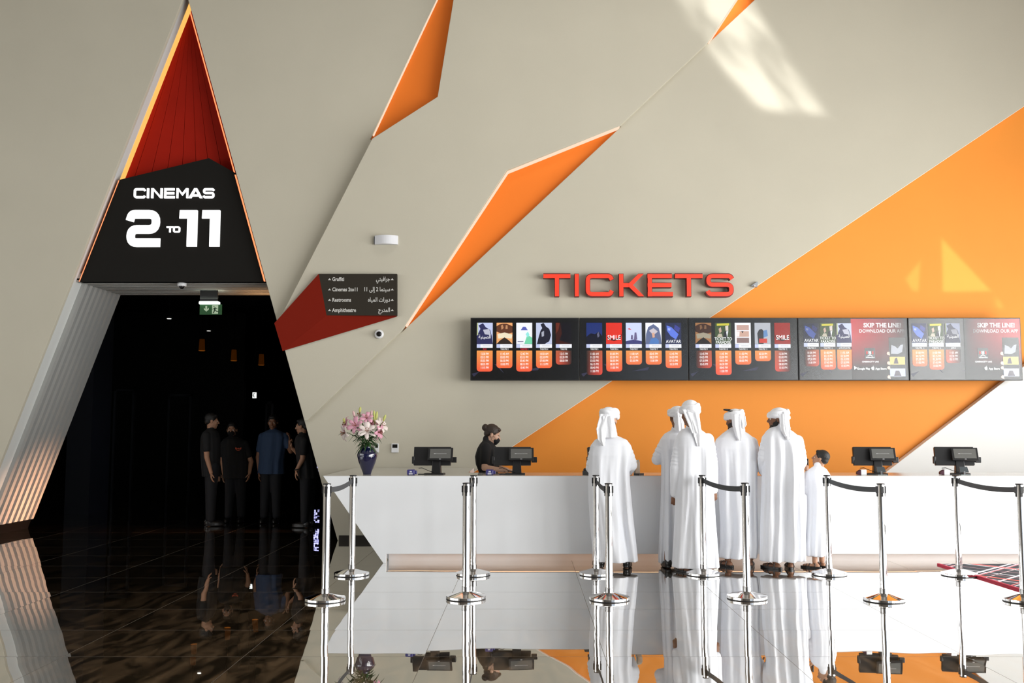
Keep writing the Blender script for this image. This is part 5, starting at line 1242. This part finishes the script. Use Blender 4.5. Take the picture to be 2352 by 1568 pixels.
# third
robed_man('person in white robe looking left, black cord on the headscarf, beside tallest man', 11.02, (1686, 965), -38, -10,
    [(986, 1672, 1702), (995, 1660, 1718), (1006, 1648, 1732), (1030, 1642, 1740), (1060, 1646, 1739), (1100, 1650, 1738), (1150, 1652, 1738), (1200, 1655, 1739), (1250, 1655, 1740), (1280, 1651, 1737)],
    [[(1656, 1014, 0), (1650, 1062, .04), (1662, 1078, .2), (.3, .9, 0), DN, 1, .4], [(1727, 1014, 0), (1738, 1062, .02), (1735, 1078, .18), (0, 1, -.2), DN, -1, .5]],
    [(1672, 11.0), (1723, 11.0)], [(-.5, .9, 0), (.25, 1, 0)], M_SKINB, [('sandal', None), ('sandal', None)],
    [[(1690, 950, 11, .11), (1692, 978, 10, .13), (1697, 1000, 8, .15), (1700, 1012, 4, .16)], [(1703, 955, 9, .10), (1708, 975, 7, .11), (1706, 984, 3, .11)]], 12, bearded=True)
_t = [o for o in C.objects if o.get('category') == 'person'][-1]; _H = P(1686, 965, 11.02); _q = yawq(-38, -10)
_p = [_H + _q @ Vector((.090 * math.cos(a), -.012 + .108 * math.sin(a), .105 + .035 * math.sin(a))) for a in [2 * PI * i / 28 for i in range(29)]]
MB().tube(_p, .0075, 8, cap=False).build('head_cord', M_HAIR, _t, world=True, smooth=True)
# fourth, in profile
robed_man('person in white robe turned in profile to the left, standing beside the robed child', 10.86, (1786, 962), -72, -3,
    [(980, 1772, 1804), (990, 1760, 1820), (1003, 1752, 1836), (1025, 1750, 1843), (1060, 1750, 1845), (1100, 1750, 1846), (1150, 1749, 1846), (1200, 1747, 1847), (1250, 1746, 1848), (1287, 1745, 1848)],
    [[(1763, 1006, 0), (1753, 1052, .0), (1752, 1084, .12), (.1, .8, -.5), (1, 0, 0), 1, .5], [(1832, 1010, 0), (1841, 1060, .04), (1834, 1080, .26), (-.2, 1, 0), DN, -1, .4]],
    [(1781, 10.84), (1815, 10.86)], [(-.6, .8, 0), (.1, 1, 0)], M_SKINB, [('sandal', None), ('sandal', None)],
    [[(1800, 945, 10, .10), (1803, 965, 10, .11), (1807, 985, 9, .13), (1810, 1010, 4, .15)], [(1797, 950, 9, .10), (1800, 985, 8, .13), (1806, 1002, 4, .15)]], 17, bearded=True)
# boy
_, Tb, qb = robed_man('small person in white robe with bare black hair, at right of the robed group', 10.98, (1884, 1053), -62, 14,
    [(1071, 1868, 1890), (1077, 1859, 1898), (1085, 1853, 1903), (1100, 1852, 1905), (1120, 1854, 1904), (1150, 1855, 1902), (1180, 1855, 1901), (1220, 1853, 1900), (1250, 1851, 1899), (1276, 1850, 1898)],
    [[(1861, 1091, 0), (1854, 1126, .03), (1856, 1084, .16), (-.12, .1, 1), (-.5, .6, 0), 1, .75], [(1896, 1090, 0), (1902, 1118, .04), (1896, 1112, .18), (0, 1, 0), DN, -1, .4]],
    [(1872, 10.90), (1888, 10.98)], [(-.75, .5, 0), (-.3, .8, 0)], M_SKINM, [('sandal', None), ('sandal', None)], [], 21, scarf=False, hk=.80, child=True, hair=True)
pp = P(1853.5, 1062, 11.19); t = thing('handheld_device', 'small black handset held up at the face of the robed child', 'handset', pp)
MB().box((-.012, -.03, -.045), (.012, .03, .045)).build('body', M_PLASTIC, t, bevel=.006); MB().box((-.0125, -.024, -.03), (-.0118, .024, .035)).build('screen', E_BG, t)

# ---------------- staff in short sleeved shirts
def staff(label, D, hc, yaw, pitch, rows, arms, skin, shirt, k=1.0, ry=.13, mask=False, hair=M_HAIR, bun=None, feet=None, group=None, lean=0, badge=None, legs_on=True, sleeve=.62, trouser=M_TROUS, strap=True, rys=None):
    H_ = P(hc[0], hc[1], D); t = thing('person', label, 'person', (H_.x, D, 0), 0, group); q = yawq(yaw, pitch); b = MB(); T = head(b, H_, q, k)
    neck = P((rows[0][1] + rows[0][2]) / 2, rows[0][0], D); b.capsule(T(0, -.022, -.045), neck - Vector((0, 0, .03)), .048 * k, .054 * k)
    hem = P((rows[-1][1] + rows[-1][2]) / 2, rows[-1][0], D); pel = Vector((hem.x, D, .86 * k)); sd = q @ Vector((1, 0, 0)); sd.z = 0; sd.normalize(); fr = Vector((-sd.y, sd.x, 0))
    Ss = [P(*a[0][:2], D + a[0][2]) for a in arms]; trunk(b, neck, Ss, pel, .14 * k, .085 * k)
    sl = MB()
    for i, ar in enumerate(arms):
        (su, sv, s_), (eu, ev, e_), (wu, wv, w_) = ar[:3]; S, E, W = P(su, sv, D + s_), P(eu, ev, D + e_), P(wu, wv, D + w_)
        limb(b, S, E, W, (.050 * k, .040 * k, .027 * k)); hand(b, W, ar[3], ar[4], ar[5], ar[6] if len(ar) > 6 else .4, k * .98)
        sl.capsule(S, S.lerp(E, sleeve), .068 * k, .060 * k)
    ft = [pel + sd * .10 * s for s in (-1, 1)] if feet is None else feet
    A_ = legs(b, pel, [(f[0], f[1]) for f in ft], tuple(sd), [tuple(fr), tuple(fr)], k)
    remesh(b, 'body', skin, t, .0068, 2)
    sl.rings(cloth_rings(rows, D, rys or [ry * .45] + [ry * .85] + [ry] * (len(rows) - 2), fold=.010, seed=int(D * 10), foldtop=.6))
    nk = neck; sl.capsule(nk - Vector((0, 0, .03)), nk + Vector((0, 0, .015)), .060 * k, .056 * k)
    sh = remesh(sl, 'shirt', shirt, t, .0085, 2)
    tr = MB()
    for s, f in zip((-1, 1), ft):
        hip = pel + sd * .075 * s; kn = hip.lerp(Vector((f[0], f[1], .06)), .5); tr.capsule(hip + Vector((0, 0, .04)), kn, .105 * k, .078 * k); tr.capsule(kn, Vector((f[0], f[1], .11)), .078 * k, .062 * k)
    tr.ell(pel + Vector((0, 0, .02)), (.16 * k, .12 * k, .14 * k), basis(sd, fr, Vector((0, 0, 1)))); remesh(tr, 'trousers', trouser, t, .011, 2)
    for a in A_: shoe(t, a, 'shoe', M_LEATHER, k)
    eyes(t, T, q, k); hair_cap(t, T, q, k, hair, bun)
    if mask:
        m = MB(); m.ell(T(0, .058, -.048), (.055 * k, .058 * k, .050 * k), q); m.ell(T(0, .088, -.036), (.026 * k, .030 * k, .028 * k), q); m.ell(T(0, .066, -.086), (.030 * k, .036 * k, .024 * k), q)
        mo = remesh(m, 'face_mask', M_BSHIRT, t, .006, 1)
        for s in (-1, 1):
            e = MB().tube([T(s * .047, .05, -.03), T(s * .068, .022, -.012), T(s * .084, -.018, .010), T(s * .084, -.030, -.012), T(s * .066, .012, -.06), T(s * .045, .04, -.072)], .0018, 6).build('ear_loop', M_RUBBER, None); e.parent = mo; e.matrix_parent_inverse = Matrix.Translation(t.location).inverted()
    if badge:
        u, v = badge; q_ = MB(); Y = D - ry - .035; s = Y / F
        def tri(pts): q_.prism([(PX(u, v, Y) + a * s, PZ(v, Y) - b_ * s) for a, b_ in pts], Y, Y + .03)
        tri([(-6.5, -3), (-3, -1), (-3, 3), (-6.5, 1)]); tri([(6.5, -3), (3, -1), (3, 3), (6.5, 1)]); tri([(-2.2, 0), (0, -2), (2.2, 0), (0, 2)]); tri([(-4, 4.5), (0, 3), (4, 4.5), (0, 5)])
        e = q_.build('emblem', mat('emblem_coral', (.62, .10, .045), .6), None); e.parent = sh; e.matrix_parent_inverse = Matrix.Translation(t.location).inverted()
    return t
# cashier
staff('person in black polo and black face mask, hair in a bun, typing behind the counter', 12.22, (1131.5, 998), 88, -24,
    [(1011, 1110, 1128), (1018, 1103, 1134), (1030, 1096, 1143), (1048, 1091, 1148), (1066, 1093, 1147), (1084, 1100, 1144), (1110, 1102, 1143), (1150, 1100, 1142)],
    [[(1116, 1028, -.17), (1113, 1074, -.26), (1158, 1080, -.42), (1, -.1, -.12), DN, -1, .35], [(1122, 1028, .15), (1138, 1072, .10), (1165, 1079, -.14), (1, -.2, -.1), DN, 1, .35]],
    M_SKINL, M_BSHIRT, .97, .17, True, M_HAIRB, ((0, -.125, .045), (.045, .040, .045)), rys=[.06, .12, .17, .18, .16, .14, .14, .15], sleeve=.70, trouser=M_TROUS)
# corridor staff
gs = None
staff('person in black shirt at left of the dark portal, seen from the side', 15.5, (487, 967), 68, -6,
    [(985, 476, 492), (992, 468, 500), (1005, 463, 504), (1030, 462, 505), (1060, 464, 504), (1094, 466, 505)],
    [[(473, 1000, -.16), (475, 1050, -.17), (485, 1086, -.19), (.1, -.05, -1), (.6, .3, 0), 1, .45], [(490, 1000, .16), (494, 1050, .18), (500, 1085, .12), (0, 0, -1), (0, -1, 0), -1, .4]],
    M_SKINM, M_BSHIRT, 1.0, .17)
staff('person in black mask and black shirt with coral emblem, second from left in portal', 16.1, (533, 987), 176, -4,
    [(1003, 523, 543), (1009, 513, 557), (1020, 508, 567), (1045, 510, 569), (1075, 512, 570), (1098, 513, 570)],
    [[(561, 1020, 0), (577, 1060, .02), (573, 1086, -.08), (-.1, -.1, -1), (-1, 0, 0), -1, .4], [(516, 1020, 0), (511, 1058, .04), (514, 1088, .02), (0, -.1, -1), (1, 0, 0), 1, .4]],
    M_SKINM, M_BSHIRT, 1.0, .13, True, badge=(547, 1030))
staff('person in blue short-sleeved shirt facing the hall in the dark portal', 16.0, (627, 970), 178, -8,
    [(987, 616, 639), (993, 604, 652), (1004, 597, 659), (1030, 597, 656), (1060, 595, 652), (1088, 592, 653)],
    [[(603, 1003, 0), (593, 1050, .02), (596, 1084, -.04), (0, -.1, -1), (1, 0, 0), 1, .4], [(654, 1003, 0), (668, 1036, -.04), (666, 1012, -.12), (-.1, 0, 1), (-1, 0, 0), -1, .6]],
    M_SKINB, M_BLUE, 1.0, .13)
staff('person in black shirt at right portal edge, facing left, wearing a wristband', 15.3, (694, 979), -80, -6,
    [(996, 686, 704), (1003, 680, 713), (1015, 677, 720), (1040, 680, 724), (1070, 684, 727), (1098, 686, 729)],
    [[(699, 1014, -.17), (695, 1054, -.18), (681, 1080, -.2), (-.15, -.1, -1), (.6, .2, 0), 1, .5], [(696, 1014, .16), (684, 1040, .16), (672, 1030, .1), (-.4, 0, 1), (1, 0, 0), -1, .5]],
    M_SKINM, M_BSHIRT, 1.0, .17)
p = P(682, 1078, 15.1); 
w_ = MB().tube([p + Vector((.034 * math.cos(a), .03 * math.sin(a), .006 * math.cos(a))) for a in [2 * PI * i / 16 for i in range(17)]], .009, 8, cap=False)
par = [o for o in C.objects if o.get('category') == 'person'][-1]; w_.build('wristband', M_RUBBER, par, world=True)
